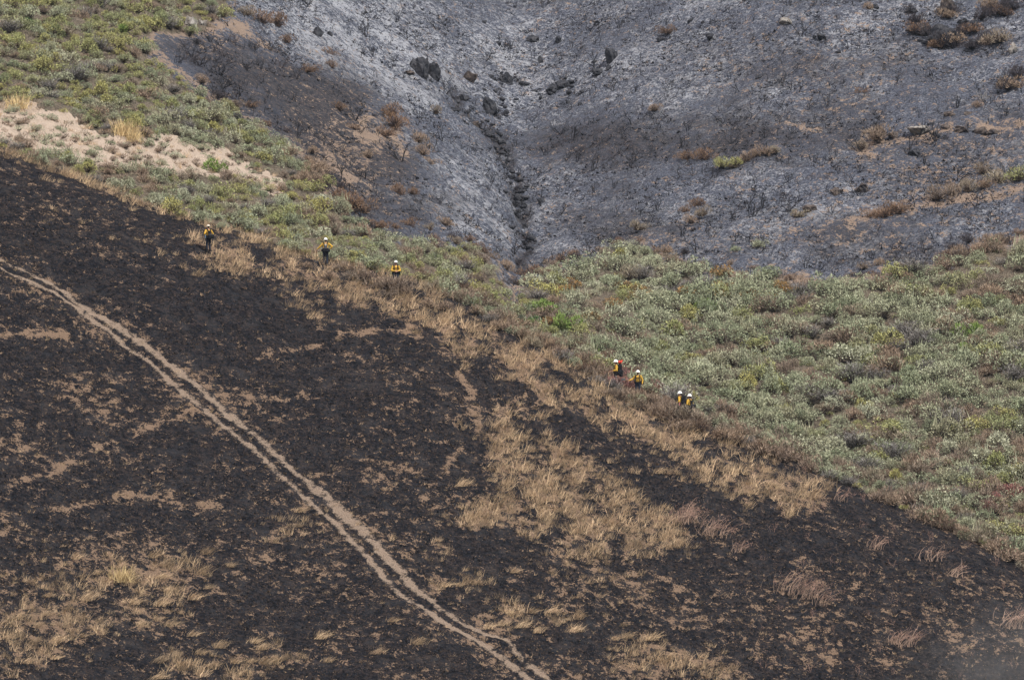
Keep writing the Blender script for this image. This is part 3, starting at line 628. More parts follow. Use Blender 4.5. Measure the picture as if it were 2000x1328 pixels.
# ---- picked-out plants on the unburnt slopes
def heroes():
    H = [('bright_green_shrub', 'bright', 'bright', 424, 335, 1.25, 'bright green round shrub at the lower edge of the sandy patch', 1),
         ('bright_green_shrub', 'bright', 'bright', 238, 66, .8, 'small bright green shrub on the spur below the pale boulders', 1),
         ('dark_green_shrub', 'bright', 'dkgreen', 56, 58, 1.0, 'dark green shrub alone among the olive scrub on the spur', .8),
         ('sagebrush_dome', 'sage', 'sage', 529, 325, 1.15, 'round pale sagebrush dome at the tip of the sandy patch', 1.1),
         ('dark_green_shrub', 'bright', 'dkgreen', 1025, 617, 1.5, 'dark green leafy shrub in the mouth of the gully', .8),
         ('bright_green_shrub', 'bright', 'bright', 1066, 607, 1.6, 'bright green shrub beside the dark green one in the gully mouth', .8),
         ('bright_green_shrub', 'bright', 'bright', 1105, 645, 1.5, 'bright green shrub with a grey base just above the gully mouth', 1.1),
         ('bright_green_shrub', 'bright', 'bright', 1150, 690, 1.0, 'low bright green shrub in the gully right behind the crest', .7),
         ('bright_green_shrub', 'bright', 'bright', 1045, 628, 1.0, 'bright green shrub low in the gully mouth under the dark green one', .9),
         ('bright_green_shrub', 'bright', 'bright', 1370, 612, 1.35, 'bright green shrub below the orange seeding bushes', .9),
         ('bright_green_shrub', 'bright', 'bright', 1905, 660, 1.6, 'largest vivid green shrub on the dry slope with a smaller one below it', 1),
         ('bright_green_shrub', 'bright', 'bright', 1884, 683, .8, 'small vivid green shrub below the largest vivid green one', .9),
         ('bright_green_shrub', 'bright', 'bright', 1700, 693, 1.0, 'low vivid green shrub beside a yellow-green bush amid the sagebrush', .6),
         ('yellow_green_shrub', 'green', 'green', 1672, 690, 1.4, 'yellow-green bush touching a low vivid green shrub', 1),
         ('yellow_green_shrub', 'green', 'green', 1800, 580, 1.6, 'yellow-green bush under the burn edge on the dry slope', 1),
         ('yellow_green_shrub', 'green', 'green', 1885, 615, 1.5, 'yellow-green bush just above the largest vivid green shrub', 1),
         ('yellow_green_shrub', 'green', 'green', 1445, 632, 1.5, 'yellow-green bush beneath the orange seeding bushes', 1),
         ('yellow_green_shrub', 'green', 'green', 1082, 560, 1.5, 'yellow-green bush at the head of the green gully mouth', 1),
         ('yellow_green_shrub', 'green', 'green', 1450, 775, 1.5, 'yellow-green bush behind the two lowest firefighters', 1),
         ('straw_clump', 'straw', 'straw', 241, 262, 1.9, 'tall straw-yellow grass clump at the upper edge of the sandy patch', 1.1),
         ('straw_clump', 'straw', 'straw', 255, 272, 1.5, 'shorter straw-yellow grass clump in front of the tall one by the sand', 1.1),
         ('straw_clump', 'straw', 'straw', 35, 205, 1.7, 'broad straw clump at the head of the sandy patch', 1.0)]
    for nm, kind, mat, u, v, s, lab, sz in H: plant(nm, kind, mat, u, v, s, lab, 'grass' if kind == 'straw' else 'shrub', sz=sz)
    OR = [(1215, 568), (1238, 572), (1228, 590), (1252, 578), (1275, 590), (1118, 562), (1412, 548), (1415, 575), (1345, 585), (1470, 585), (1505, 590), (1488, 598), (1530, 566), (1450, 592), (1410, 595), (1540, 580), (1080, 632), (1160, 630), (1190, 610), (1100, 580)]
    for u, v in OR: plant('orange_seeding_shrub', 'orange', 'orange', u + random.uniform(-4, 4), v + random.uniform(-3, 3), random.uniform(1.05, 1.5), 'shrub with orange seed heads among the sagebrush under the burn edge', 'shrub', 'orange seeding shrubs')
    PK = [(1180, 727), (1192, 734), (1210, 738), (1222, 744), (1215, 755), (1232, 752), (1262, 762), (1285, 772), (1300, 777), (1310, 783), (1188, 745), (1228, 764), (1945, 985), (1970, 968), (1990, 972), (1930, 1000), (1176, 720), (1198, 728), (1222, 735), (1236, 745), (1228, 750), (1190, 755), (1205, 748), (1270, 766), (1292, 774), (1306, 780), (1315, 788), (1276, 772), (1240, 757)]
    for u, v in PK:
        w = u > 1500
        plant('reddish_brush', 'brown', 'pink', u, v, random.uniform(.75, 1.05) * (1.25 if w else 1.0), 'pinkish-red twiggy brush near the crest of the dry slope by the pale bare patch' if w else 'pinkish-red twiggy brush on the crest around the four lower firefighters', 'shrub', 'red brush on the dry slope' if w else 'red brush on the crest')
heroes()

# ---- sparse plants on the sand
def sand_plants():
    pts = scatter(2500, (-20, 170, 580, 380), lambda u, v: sand_at(u, v) > .4, 12, 1.7, 21)
    for u, v in pts:
        k = random.random()
        if k < .35: plant('sand_tussock', 'tuft', 'grass', u, v, random.uniform(.4, .8), 'small dry tussock on the pale sandy patch', 'grass', 'tussocks on the sand')
        elif k < .75: plant('sand_shrublet', 'low', 'brown', u, v, random.uniform(.7, 1.3), 'tiny brown shrublet on the pale sandy patch', 'shrub', 'brown shrublets on the sand', sz=1.2)
        else: plant('sand_shrublet', 'low', 'sage', u, v, random.uniform(.7, 1.3), 'tiny grey-green shrublet on the pale sandy patch', 'shrub', 'grey-green shrublets on the sand', sz=1.2)
sand_plants()
for u, v in scatter(900, (-10, 175, 570, 370), lambda u, v: (sand_at(u, v) > .5) & (fbm(u / 40, v / 25, 2, 411) > .5), 30, 1.7, 22):
    k = random.random(); plant('dry_shrub' if k < .6 else 'sagebrush', 'brown' if k < .6 else 'sage', 'brown' if k < .6 else 'sage', u, v, random.uniform(.4, .75), ('brown dry shrub' if k < .6 else 'grey-green sagebrush') + ' growing out on the pale sand', 'shrub', 'shrubs out on the sand')

# ---- the burnt far slope: charred skeletons, scorched bushes, rocks
def burnt_far():
    m = lambda u, v: (v < crest_v(u) - 25) & ~green_at(u, v) & (sand_at(u, v) < .3)
    pts = scatter(5000, (380, -20, 2030, 560), m, 33, 1.3, 31)
    random.shuffle(pts); n = 0
    for u, v in pts:
        if n >= 300 or not inframe(u, v): continue
        n += 1
        sc = random.choice((.6, .7, .85, 1.0, 1.2, 1.5))
        plant('charred_shrub', 'char', 'char', u, v, sc, size_word(sc) + 'blackened leafless shrub skeleton ' + where_burnt(u, v), 'burnt shrub', 'charred shrub skeletons on the ash slope')
    rest = scatter(12000, (370, -60, 2100, 560), m, 10.5, 1.3, 33)
    stuff('charred_twigs', 'sprig', 'char', [(u, v, random.uniform(.8, 1.7), .9, random.uniform(0, 6)) for u, v in rest[:2300]], 'short charred twigs sticking out of the ash slope', 'burnt twigs')
    cl = scatter(26000, (370, -40, 2060, 560), m, 7, 1.4, 37)
    stuff('charred_clumps', 'stub', 'char', [(u, v, random.uniform(.9, 2.4), random.uniform(.5, 1.0), random.uniform(0, 6)) for u, v in cl[:9000]], 'small charred clumps scattered over the ash slope', 'burnt clumps')
    for u, v, s in [(998, 98, 1.0), (1865, 180, .0), (1303, 195, 1.0), (1305, 178, .8), (835, 95, .8), (870, 55, .9), (770, 120, .8), (1412, 225, .9)]:
        if s: plant('charred_shrub', 'bigchar', 'char', u, v, s * .8, 'taller many-stemmed blackened shrub skeleton on the ash slope', 'burnt shrub', 'tall charred skeletons')
    # dense scorched brush
    dk = scatter(900, (330, 75, 640, 230), lambda u, v: m(u, v) & (blob(u, v, 450, 135, 170, 62, 20) + (fbm(u / 30, v / 20, 2, 71) - .5) > .5), 11, 1.5, 35)[:55] + scatter(300, (1060, 240, 1330, 320), lambda u, v: blob(u, v, 1160, 285, 100, 34) + (fbm(u / 30, v / 20, 2, 73) - .5) > .45, 20, 1.5, 36)
    for u, v in dk:
        near = u < 800
        plant('scorched_brush', random.choice(('bigchar', 'char')), random.choice(('char', 'char', 'char', 'scorch') if near else ('char', 'scorch', 'scorch')), u, v, random.uniform(.55, .95), 'dense blackened brush below the pale boulders beside the green spur' if near else 'dense dark brush patch on the right bank above the gully', 'burnt shrub', 'scorched brush by the spur' if near else 'dark brush above the gully')
    B = [(1433, 318, 1.2, 'green'), (1410, 318, 1.1, 'green'), (1455, 308, 1.1, 'green'), (1478, 303, 1.0, 'brown'), (1495, 300, 1.1, 'brown'), (1515, 295, .9, 'brown'), (1716, 272, 1.6, 'brown'), (1685, 285, 1.0, 'brown'), (1732, 425, 1.6, 'rust'),
         (1705, 428, 1.3, 'rust'), (1760, 415, 1.2, 'rust'), (1830, 388, 1.4, 'green'), (1860, 380, 1.4, 'green'), (1890, 372, 1.5, 'green'), (1920, 366, 1.3, 'brown'), (1950, 356, 1.6, 'brown'), (1985, 350, 1.7, 'green'), (1920, 335, 1.2, 'brown'),
         (1947, 85, 1.9, 'green'), (1937, 18, 1.6, 'brown'), (1986, 172, 1.7, 'brown'), (1695, 22, .9, 'brown'), (1308, 62, 1.1, 'rust'), (760, 230, 1.4, 'rust'), (770, 252, 1.4, 'rust'), (748, 262, 1.2, 'rust'), (815, 280, 1.2, 'brown'),
         (825, 300, 1.2, 'brown'), (835, 318, 1.0, 'brown'), (685, 412, 1.6, 'rust'), (668, 400, 1.2, 'rust'), (710, 420, 1.3, 'rust'), (780, 382, 1.1, 'rust'), (805, 385, .9, 'rust'), (630, 350, 1.1, 'brown'), (660, 215, 1.0, 'rust'), (640, 110, 1.2, 'rust'),
         (510, 45, 1.5, 'rust'), (540, 55, 1.4, 'rust'), (480, 30, 1.3, 'brown'), (560, 80, 1.1, 'rust'), (645, 130, 1.1, 'rust'), (690, 250, .9, 'rust'), (720, 300, .9, 'brown'), (1278, 215, 1.0, 'green'), (1245, 445, 1.0, 'green'), (1365, 395, 1.2, 'rust'),
         (1370, 420, 1.0, 'brown'), (1300, 500, 1.0, 'brown'), (1350, 440, .9, 'brown'), (870, 440, 1.0, 'brown'), (800, 440, 1.0, 'rust'), (740, 440, 1.2, 'rust'), (1555, 430, .9, 'brown'), (1340, 410, .9, 'rust'), (1480, 490, .8, 'sage'), (1440, 500, .7, 'sage'),
         (850, 215, .9, 'brown'), (600, 140, 1.0, 'rust'), (560, 300, 1.1, 'brown'), (1910, 215, .8, 'brown'), (1680, 180, .8, 'rust'), (1345, 298, 1.2, 'rust'), (1375, 300, 1.3, 'rust'), (985, 525, 1.1, 'brown'), (1005, 540, 1.0, 'rust'), (1030, 545, 1.1, 'brown'), (1050, 528, 1.0, 'rust'), (1015, 520, .9, 'rust'), (960, 512, 1.0, 'brown'), (1080, 522, 1.0, 'brown'), (1120, 505, 1.0, 'rust'), (1180, 505, .9, 'brown'), (1330, 525, .9, 'rust'), (1360, 535, .9, 'brown'), (930, 495, 1.0, 'rust'), (890, 478, 1.0, 'brown'), (850, 470, 1.0, 'rust'), (600, 320, .9, 'rust'), (520, 245, .9, 'rust'), (460, 205, .9, 'brown'), (1700, 540, .8, 'rust'), (1760, 525, .9, 'brown'), (1850, 500, .9, 'rust'), (1950, 470, 1.0, 'brown'), (1800, 62, 1.3, 'rust'), (1870, 82, 1.5, 'brown'), (1825, 95, 1.1, 'rust'), (1850, 38, 1.3, 'brown'), (1905, 62, 1.3, 'rust'), (1930, 88, 1.2, 'brown'), (1960, 30, 1.3, 'rust')]
    lab = {'green': 'scorched yellow-brown bush still leafy on the burnt slope', 'brown': 'singed pale brown bush left standing on the burnt slope', 'rust': 'heat-browned rusty bush on the burnt slope', 'sage': 'small surviving grey-green bush on the burnt slope'}
    for u, v, s, c in B:
        mat = {'green': 'green', 'brown': 'brown', 'rust': 'rust', 'sage': 'sage'}[c]
        plant('singed_bush', 'sage' if c == 'sage' else 'brown', 'brown' if c == 'green' and random.random() < .5 else mat, u, v, s, lab[c].replace(' on the burnt slope', '') + ' ' + where_burnt(u, v), 'bush', {'green': 'leafy scorched bushes', 'brown': 'pale brown singed bushes', 'rust': 'rusty singed bushes', 'sage': 'surviving small bushes'}[c], sz=random.uniform(.8, 1.1))
    eg = scatter(2500, (380, 0, 2010, 580), lambda u, v: ~green_at(u, v) & (v < crest_v(u) - 25) & (np.minimum(polydist(u, v, GREEN_L[2:19]), polydist(u, v, GREEN_R[:14])) < 30), 26, 1.5, 61)
    for u, v in eg:
        c = random.choice(('rust', 'brown', 'scorch')); plant('half_burnt_bush', 'brown', c, u, v, random.uniform(.55, 1.0), {'rust': 'rusty half-burnt bush', 'brown': 'pale brown half-burnt bush', 'scorch': 'blackened half-burnt bush'}[c] + ' on the burn edge ' + ('of the spur' if u < 1000 else 'above the green slope'), 'bush', 'half-burnt bushes on the burn edge', sz=random.uniform(.8, 1.1))
    for u, v, s in [(1790, 45, 1.3), (1812, 70, 1.4), (1835, 90, 1.6), (1862, 88, 1.5), (1880, 66, 1.3), (1920, 40, 1.5), (1945, 30, 1.6), (1975, 20, 1.5), (1900, 92, 1.3), (1990, 150, 1.4), (1970, 175, 1.3), (1858, 30, 1.2), (1925, 80, 1.4), (1775, 25, 1.0)]:
        plant('scorched_brush', 'brown', 'scorch', u, v, s, 'bulky dark scorched bush among the biggest rocks', 'burnt shrub', 'dark bushes among the rocks')
    gp = np.array(GULLY[:11])
    for i in range(34):
        k = random.uniform(0, 9.99); a = gp[int(k)] * (1 - k % 1) + gp[int(k) + 1] * (k % 1)
        plant('scorched_brush', random.choice(('bigchar', 'brown', 'char')), random.choice(('char', 'scorch')), a[0] + random.gauss(0, 9), a[1] + random.gauss(0, 5), random.uniform(.35, .75), 'blackened brush growing down in the gully', 'burnt shrub', 'burnt brush in the gully')
    p = plant('bare_shrub', 'bigchar', 'grey', 1919, 200, .95, 'tall bare grey fan-shaped shrub near the rocks on the burnt slope', 'shrub')
burnt_far()

def boulder(seed, sx, sy, sz, rough=.95, cuts=13):
    r = np.random.default_rng(seed); bm = bmesh.new(); bmesh.ops.create_icosphere(bm, subdivisions=4 if sx > .8 else 3, radius=1)
    pl = [(Vector(r.normal(size=3)).normalized(), r.uniform(.5, .82)) for _ in range(cuts)]
    for v in bm.verts:
        c = v.co.copy()
        for n, d in pl:
            k = c.dot(n) - d
            if k > 0: c -= n * k * .96
        q = v.co * 1.7 + Vector((seed * 1.3, seed * .7, 0))
        a = float(fbm(np.array(q.x + q.z * .6), np.array(q.y - q.z * .5), 4, seed)) - .5
        q2 = v.co * 5; b = float(fbm(np.array(q2.x + q2.z * .7), np.array(q2.y + q2.z * .4), 3, seed + 5)) - .5
        c *= 1.12 + rough * a + rough * .6 * b
        v.co = Vector((c.x * sx, c.y * sy, c.z * sz))
    me = bpy.data.meshes.new('boulder'); bm.to_mesh(me); bm.free(); return me
def rocks():
    K = 25.5    # photograph pixels per metre on the far slope
    def rock(u, v, w, h, mat, label, seed, group=None, name='boulder'):
        g = G(u, v + h * .35); me = boulder(seed, w / K / 2 * 1.1, w / K / 2 * .9, h / K / 2 * 1.35); me.materials.append(M[mat])
        o = link(name, me, loc=g + Vector((0, 0, h / K * .16))); o.rotation_euler = (0, 0, seed * 1.7 % 6.28); tag(o, label, 'rock', group); return o
    rock(823, 132, 44, 44, 'rockd', 'left half of the large split black boulder on the ash slope', 3)
    rock(848, 137, 34, 40, 'rockd', 'right half of the large split black boulder on the ash slope', 5)
    rock(800, 140, 22, 10, 'rockb', 'flat dark slab at the foot of the split boulder', 6)
    rock(1193, 112, 28, 38, 'rockd', 'upright black boulder standing alone on the ash slope', 8)
    rock(921, 146, 25, 23, 'rockb', 'brown pitted rock next to the split boulder', 9)
    rock(986, 154, 34, 26, 'rockd', 'angular black rock at the head of the gully', 10)
    rock(1040, 76, 30, 19, 'rockd', 'wide low black rock, larger of two in a row above the gully', 11)
    rock(1090, 76, 19, 17, 'rockd', 'small black rock beside the wide low one above the gully', 12)
    rock(1080, 174, 26, 18, 'rockd', 'left piece of a jagged black outcrop beside the gully head', 13)
    rock(1102, 167, 26, 17, 'rockd', 'right piece of a jagged black outcrop beside the gully head', 14)
    rock(956, 197, 32, 25, 'rockd', 'black rock perched on the upper lip of the gully', 15)
    rock(926, 212, 26, 16, 'rockb', 'brown rock wedged in the top of the gully', 16)
    rock(372, 44, 26, 24, 'rockw', 'larger of two pale boulders at the top of the spur', 17)
    rock(394, 41, 18, 18, 'rockw', 'smaller of two pale boulders at the top of the spur', 18)
    rock(1846, 14, 40, 34, 'rockb', 'brown rounded boulder above the big dark outcrop', 19)
    rock(1844, 68, 66, 46, 'rockd', 'biggest black outcrop among the rocks high on the burnt slope', 20)
    rock(1818, 80, 30, 20, 'rockd', 'black rock leaning on the foot of the biggest outcrop', 21)
    rock(1793, 54, 42, 18, 'rockb', 'flat-topped brown rock beside the biggest outcrop', 22)
    rock(1979, 98, 28, 24, 'rockw', 'pale rock by the leafy scorched bush high on the slope', 23)
    rock(1800, 249, 38, 18, 'rockw', 'pale low rock on the bare ledge of the burnt slope', 24)
    rock(1538, 41, 30, 14, 'rockw', 'pale flat rock alone in the dark ash', 25)
    L1 = [(1137, 93, 16, 13), (944, 42, 20, 11), (972, 88, 18, 10), (1168, 142, 24, 13), (1190, 137, 12, 9), (988, 214, 14, 11), (1133, 207, 10, 10), (1058, 377, 18, 13), (1054, 116, 10, 14), (1386, 66, 20, 13), (1485, 129, 24, 12), (620, 68, 24, 20), (644, 68, 14, 12),
          (1604, 74, 20, 9), (1590, 75, 9, 7), (1636, 104, 14, 8), (1898, 50, 26, 18), (1880, 40, 20, 14), (1908, 78, 22, 16), (1961, 8, 24, 20), (1372, 46, 10, 6), (1350, 40, 12, 8), (1016, 345, 14, 10), (1010, 357, 16, 11), (1004, 338, 12, 9), (1022, 366, 13, 9), (1014, 378, 12, 9), (1028, 405, 13, 9), (1020, 418, 12, 8), (1034, 428, 14, 9), (1026, 462, 13, 8), (948, 236, 16, 10), (962, 246, 18, 11), (990, 268, 16, 10), (1026, 378, 12, 9), (1018, 392, 12, 8), (975, 250, 24, 14),
          (1290, 74, 18, 10), (1786, 298, 22, 11), (1785, 20, 16, 9), (1710, 12, 18, 10), (1166, 38, 12, 6), (1217, 43, 8, 7), (1030, 440, 12, 8), (1325, 245, 8, 5), (904, 176, 26, 15)]
    for i, (u, v, w, h) in enumerate(L1): rock(u, v, w, h, 'rockd', 'small soot-black rock ' + where_burnt(u, v), 40 + i, 'small black rocks', 'rock')
    L2 = [(1856, 223, 24, 13), (1891, 225, 22, 11), (1846, 249, 24, 12), (1880, 252, 30, 13), (1915, 252, 34, 13), (1882, 238, 18, 10), (1940, 254, 22, 10), (1636, 376, 26, 16), (1580, 414, 28, 15), (1745, 258, 20, 12), (1685, 362, 26, 16), (1960, 160, 30, 18)]
    for i, (u, v, w, h) in enumerate(L2): rock(u, v, w, h, 'rockb', 'brown burnt rock beside the bare soil ledges of the far slope', 90 + i, 'brown rocks on the ledges', 'rock')
rocks()
def rubble():
    r = np.random.default_rng(77); V, Fc = [], []; o = 0; bm = bmesh.new(); bmesh.ops.create_icosphere(bm, subdivisions=2, radius=1); bv = np.array([tuple(v.co) for v in bm.verts]); bf = np.array([[q.index for q in f.verts] for f in bm.faces]); bm.free()
    gp = np.array(GULLY[:11]); spots = []
    for i in range(260): k = r.uniform(0, 9.99); a = gp[int(k)] * (1 - k % 1) + gp[int(k) + 1] * (k % 1); spots.append((a[0] + r.normal(0, 10), a[1] + r.normal(0, 6)))
    for c in ((835, 140), (1193, 118), (990, 160), (1090, 175), (1850, 80), (1870, 250), (945, 205)):
        for i in range(26): spots.append((c[0] + r.normal(0, 28), c[1] + r.normal(0, 14)))
    for u, v in spots:
        g = G(u, v); sc = r.uniform(.06, .26); q = bv * (1 + .35 * r.normal(0, .5, (len(bv), 1))) * np.array([sc * r.uniform(.8, 1.4), sc, sc * .7]); V.append(q + np.array([g.x, g.y, g.z])); Fc.append(bf + o); o += len(bv)
    tag(link('rubble', mesh_np('rubble', np.concatenate(V), np.concatenate(Fc), M['rockd'])), 'loose dark rubble lying in the gully and below the boulders', 'rubble', kind='stuff')
rubble()

# ------------------------------------------------------------------ near slope: grass, brush on the crest, stubble, weeds
def near_plants():
    g = scatter(26000, (-60, 270, 1700, 1345), lambda u, v: (v > crest_v(u)) & (np.random.default_rng(5).random(u.shape) < grass_at(u, v) * 1.0), 8.6, 1.5, 41)
    g += scatter(5000, (-60, 240, 880, 600), lambda u, v: (v > crest_v(u) - 1) & (v < crest_v(u) + 9 + 8 * fbm(u / 30, v / 30, 2, 5)), 8, 1.3, 47)
    ga = np.array(g); gd = grass_at(ga[:, 0], ga[:, 1]) + (ga[:, 1] < crest_v(ga[:, 0]) + 18)
    stuff('dry_grass', 'tuft', 'grass', [(u, v, random.uniform(.5, 1.1) * (.52 + .5 * min(1.0, d)), random.uniform(.85, 1.3), random.uniform(-1.4, 1.4)) for (u, v), d in zip(g, gd)], 'golden dry grass left unburnt on the near slope and along its crest', 'grass')
    thin = scatter(1700, (-40, 420, 1900, 1345), lambda u, v: (v > crest_v(u) + 30) & (soil_at(u, v) > .32), 20, 1.5, 42)
    stuff('sparse_grass', 'tuft', 'grass', [(u, v, random.uniform(.25, .5), .8, random.uniform(-.7, .7)) for u, v in thin], 'sparse short dry grass between the burnt patches of the near slope', 'grass')
    bs = scatter(16000, (-40, 330, 2040, 1345), lambda u, v: (v > crest_v(u) + 8) & (np.minimum(polydist(u, v, TRACK_A), polydist(u, v, TRACK_B)) > 6) & (np.random.default_rng(8).random(u.shape) < .15 + soil_at(u, v)), 8, 1.4, 48)
    stuff('brown_stubble', 'stub', 'brownstub', [(u, v, random.uniform(.8, 1.7), random.uniform(.7, 1.3), random.uniform(0, 6)) for u, v in bs], 'short brown grass stubble showing through the char on the near slope', 'stubble')
    z3 = [(440, 620), (870, 600), (940, 640), (560, 700), (920, 720), (960, 780), (1180, 780), (1140, 700), (1100, 830), (290, 830), (230, 990), (280, 930), (120, 950), (60, 1050), (200, 1080), (330, 1070), (170, 1190), (320, 1160), (480, 1060), (760, 860), (900, 860), (960, 980), (890, 940), (800, 990),
          (400, 900), (500, 840), (1440, 1080), (1480, 1120), (1130, 1150), (910, 1200), (1000, 1160), (1240, 1110), (1090, 1040), (900, 1280), (1050, 1240), (1200, 1220), (1330, 1190), (1420, 1190), (1500, 1200), (1600, 1190), (1690, 350), (1680, 440), (1810, 1070), (1850, 1200), (1170, 580), (1300, 660)]
    z4 = [(740, 230), (640, 760), (720, 760), (800, 750), (1030, 700), (1000, 930), (1130, 920), (1240, 910), (880, 1000), (960, 990), (1070, 1000), (1160, 1020), (1380, 950), (1370, 1020), (1590, 1060), (1660, 1050), (1640, 990), (1800, 1070), (1840, 120), (490, 1110), (270, 1160), (350, 980), (1900, 1180), (1860, 1200)]
    P = [(x / 2.857, 863 + y / 2.857) for x, y in z3] + [(650 + x / 2.857, 863 + y / 2.857) for x, y in z4]
    for u, v in P: plant('grass_clump', 'swept', 'grass', u - 8, v + 9, random.uniform(.62, 1.0), 'wind-bent clump of dry tan grass standing by itself on the burnt near slope', 'grass', 'wind-bent grass clumps', sz=random.uniform(.6, .9), rz=random.uniform(-.3, .4))
    plant('straw_clump', 'straw', 'straw', 236, 1130, 1.7, 'tall upright straw-yellow grass clump on the burnt near slope', 'grass', sz=.95)
    stub_p = scatter(60000, (-60, 300, 2060, 1350), lambda u, v: (v > crest_v(u) + 3) & (np.minimum(polydist(u, v, TRACK_A), polydist(u, v, TRACK_B)) > 9) & (np.random.default_rng(6).random(u.shape) < np.clip(.95 - soil_at(u, v) * 1.5, .06, 1)), 5.6, 1.5, 43)
    stuff('charred_stubble', 'stub', 'stub', [(u, v, random.uniform(.6, 1.5), random.uniform(.6, 1.1), random.uniform(0, 6)) for u, v in stub_p], 'charred grass stubble covering the burnt near slope', 'burnt grass')
    # brush along the crest
    cb = scatter(14000, (820, 540, 2060, 1140), lambda u, v: (v > crest_v(u) - 22) & (v < crest_v(u) + 9 + 24 * sstep(850, 1000, u) * sstep(1700, 1350, u)), 15, 1.5, 44)
    for u, v in cb:
        k = random.random(); far = u > 1480
        if any(abs(u - a) < 13 and -6 < v - b < 14 for a, b in ((1203, 742), (1246, 762), (1327, 797), (1348, 803))): continue
        if k < (.62 if far else .5): plant('crest_brush', 'brown', 'brown', u, v, random.uniform(.8, 1.25) * (1.3 if far else 1.0), 'brown-grey brush along the crest ' + ('above the bare burnt ground' if far else 'between the upper and lower firefighters' if u < 1180 else 'around the four lower firefighters' if u < 1380 else 'below the four lower firefighters'), 'shrub', 'brown brush on the crest', sz=random.uniform(.9, 1.2))
        elif k < .75: plant('crest_brush', 'twig', 'grey' if random.random() < .5 else 'rust', u, v, random.uniform(.6, 1.0), 'twiggy leafless brush along the crest of the near slope', 'shrub', 'twiggy brush on the crest')
        else: plant('crest_sagebrush', 'sage', 'sage', u, v - 6, random.uniform(.55, .95), 'grey-green sagebrush poking over the crest of the near slope', 'shrub', 'sagebrush on the crest')
    for u, v, s in [(640, 548, 1.0), (690, 545, 1.1), (720, 545, 1.0), (745, 556, 1.0), (790, 575, .9), (765, 577, .85), (700, 530, .9), (660, 530, .9), (600, 525, .7), (865, 605, 1.0), (840, 600, .9), (1190, 772, .9), (1215, 778, .9), (1238, 792, .95), (1262, 796, .95), (1315, 832, 1.0), (1340, 838, 1.0), (1365, 838, .9), (1290, 810, .9), (1205, 765, .6), (1330, 815, .6), (1234, 783, .8), (1250, 786, .8), (1322, 822, .95), (1338, 828, .95), (1352, 830, .9), (1366, 828, .8), (1310, 820, .9), (766, 567, 1.6), (782, 568, 1.5), (752, 563, 1.3), (1195, 768, .7), (1212, 762, .75), (1239, 781, 1.3), (1254, 782, 1.25), (1318, 821, 1.9), (1334, 826, 1.8), (1346, 828, 1.6), (1362, 829, 1.4), (1306, 812, 1.3), (1270, 790, 1.2), (1290, 800, 1.2)]:
        plant('crest_brush', 'brown', 'brown', u, v, s, 'brown-grey brush along the crest of the near slope', 'shrub', 'brown brush on the crest', sz=.9)
    W = [(1325, 1022, 1.2, .6), (1345, 1020, 1.25, .6), (1383, 1045, 1.1, .5), (1410, 1050, .9, .4), (1440, 1080, .75, .4), (1543, 1160, 1.45, .8), (1575, 1168, 1.2, .6), (1605, 1185, .9, .4), (1765, 1262, 1.1, .5), (1745, 1258, .8, .3), (1975, 1230, 1.3, .5), (1710, 1072, .8, .3), (1818, 1095, 1.0, .5), (1860, 1128, .9, .4), (1640, 985, .8, .4)]
    for i, (u, v, H, sp) in enumerate(W):
        a = arching(400 + i, H * 1.25, 52 if H > 1 else 24, sp * 1.15); me = mesh_np('weed', a[0], a[1], M['wisp'], {'tint': a[2], 'part': a[3], 'rnd': np.zeros(len(a[0]))})
        o = link('dried_weed', me, loc=G(u, v)); tag(o, 'fullest dome of reddish-tan dried weed on the burnt slope' if i == 5 else 'reddish dried weed with long arching stems on the burnt near slope', 'weed', None if i == 5 else 'arching dried weeds')
    st = scatter(500, (1480, 900, 2010, 1330), lambda u, v: v > crest_v(u) + 12, 55, 1.4, 46)
    for u, v in st: plant('bare_weed', 'stem', 'wisp', u, v, random.uniform(.6, 1.1), 'thin bare reddish weed left standing on the burnt near slope', 'weed', 'bare weeds on the burnt slope')
near_plants()

# ------------------------------------------------------------------ people
PM = dict(skin=mat_plain('skin', (.36, .2, .14)), shirt=mat_plain('yellow_shirt', (.6, .36, .06), .85, .4, 6), trousers=mat_plain('dark_trousers', (.022, .028, .042), .85, .3, 9), boot=mat_plain('boot_leather', (.012, .011, .011), .6),
          helmet=mat_plain('white_helmet', (.8, .8, .76), .35, .05, 5), tan=mat_plain('tan_helmet', (.6, .52, .42), .4, .2, 9), pack=mat_plain('black_pack_cloth', (.014, .015, .018), .8, .3, 12), grey=mat_plain('grey_pack_cloth', (.09, .085, .085), .8, .3, 12),
          hair=mat_plain('dark_hair', (.02, .014, .01), .8), red=mat_plain('red_canister', (.55, .05, .03), .45), bottle=mat_plain('blue_bottle', (.2, .3, .38), .3), wood=mat_plain('tool_handle', (.2, .12, .06), .6), steel=mat_plain('tool_head', (.12, .12, .125), .4), ring=mat_plain('white_emblem', (.75, .75, .72), .6), pinkm=mat_plain('pink_bottle', (.6, .22, .22), .4))
def seg(bm, a, b, ra, rb, sx=1.0):
    a, b = Vector(a), Vector(b); d = b - a; L = d.length
    q = d.to_track_quat('Z', 'Y').to_matrix().to_4x4()
    bmesh.ops.create_cone(bm, cap_ends=True, segments=14, radius1=ra, radius2=rb, depth=L, matrix=Matrix.Translation((a + b) / 2) @ q)
    for p, r in ((a, ra), (b, rb)): bmesh.ops.create_icosphere(bm, subdivisions=2, radius=r, matrix=Matrix.Translation(p))
def ell(bm, c, r, rot=None):
    m = Matrix.Translation(Vector(c)) @ (rot.to_4x4() if rot else Matrix.Identity(4)) @ Matrix.Diagonal((*r, 1)); bmesh.ops.create_icosphere(bm, subdivisions=3, radius=1, matrix=m)
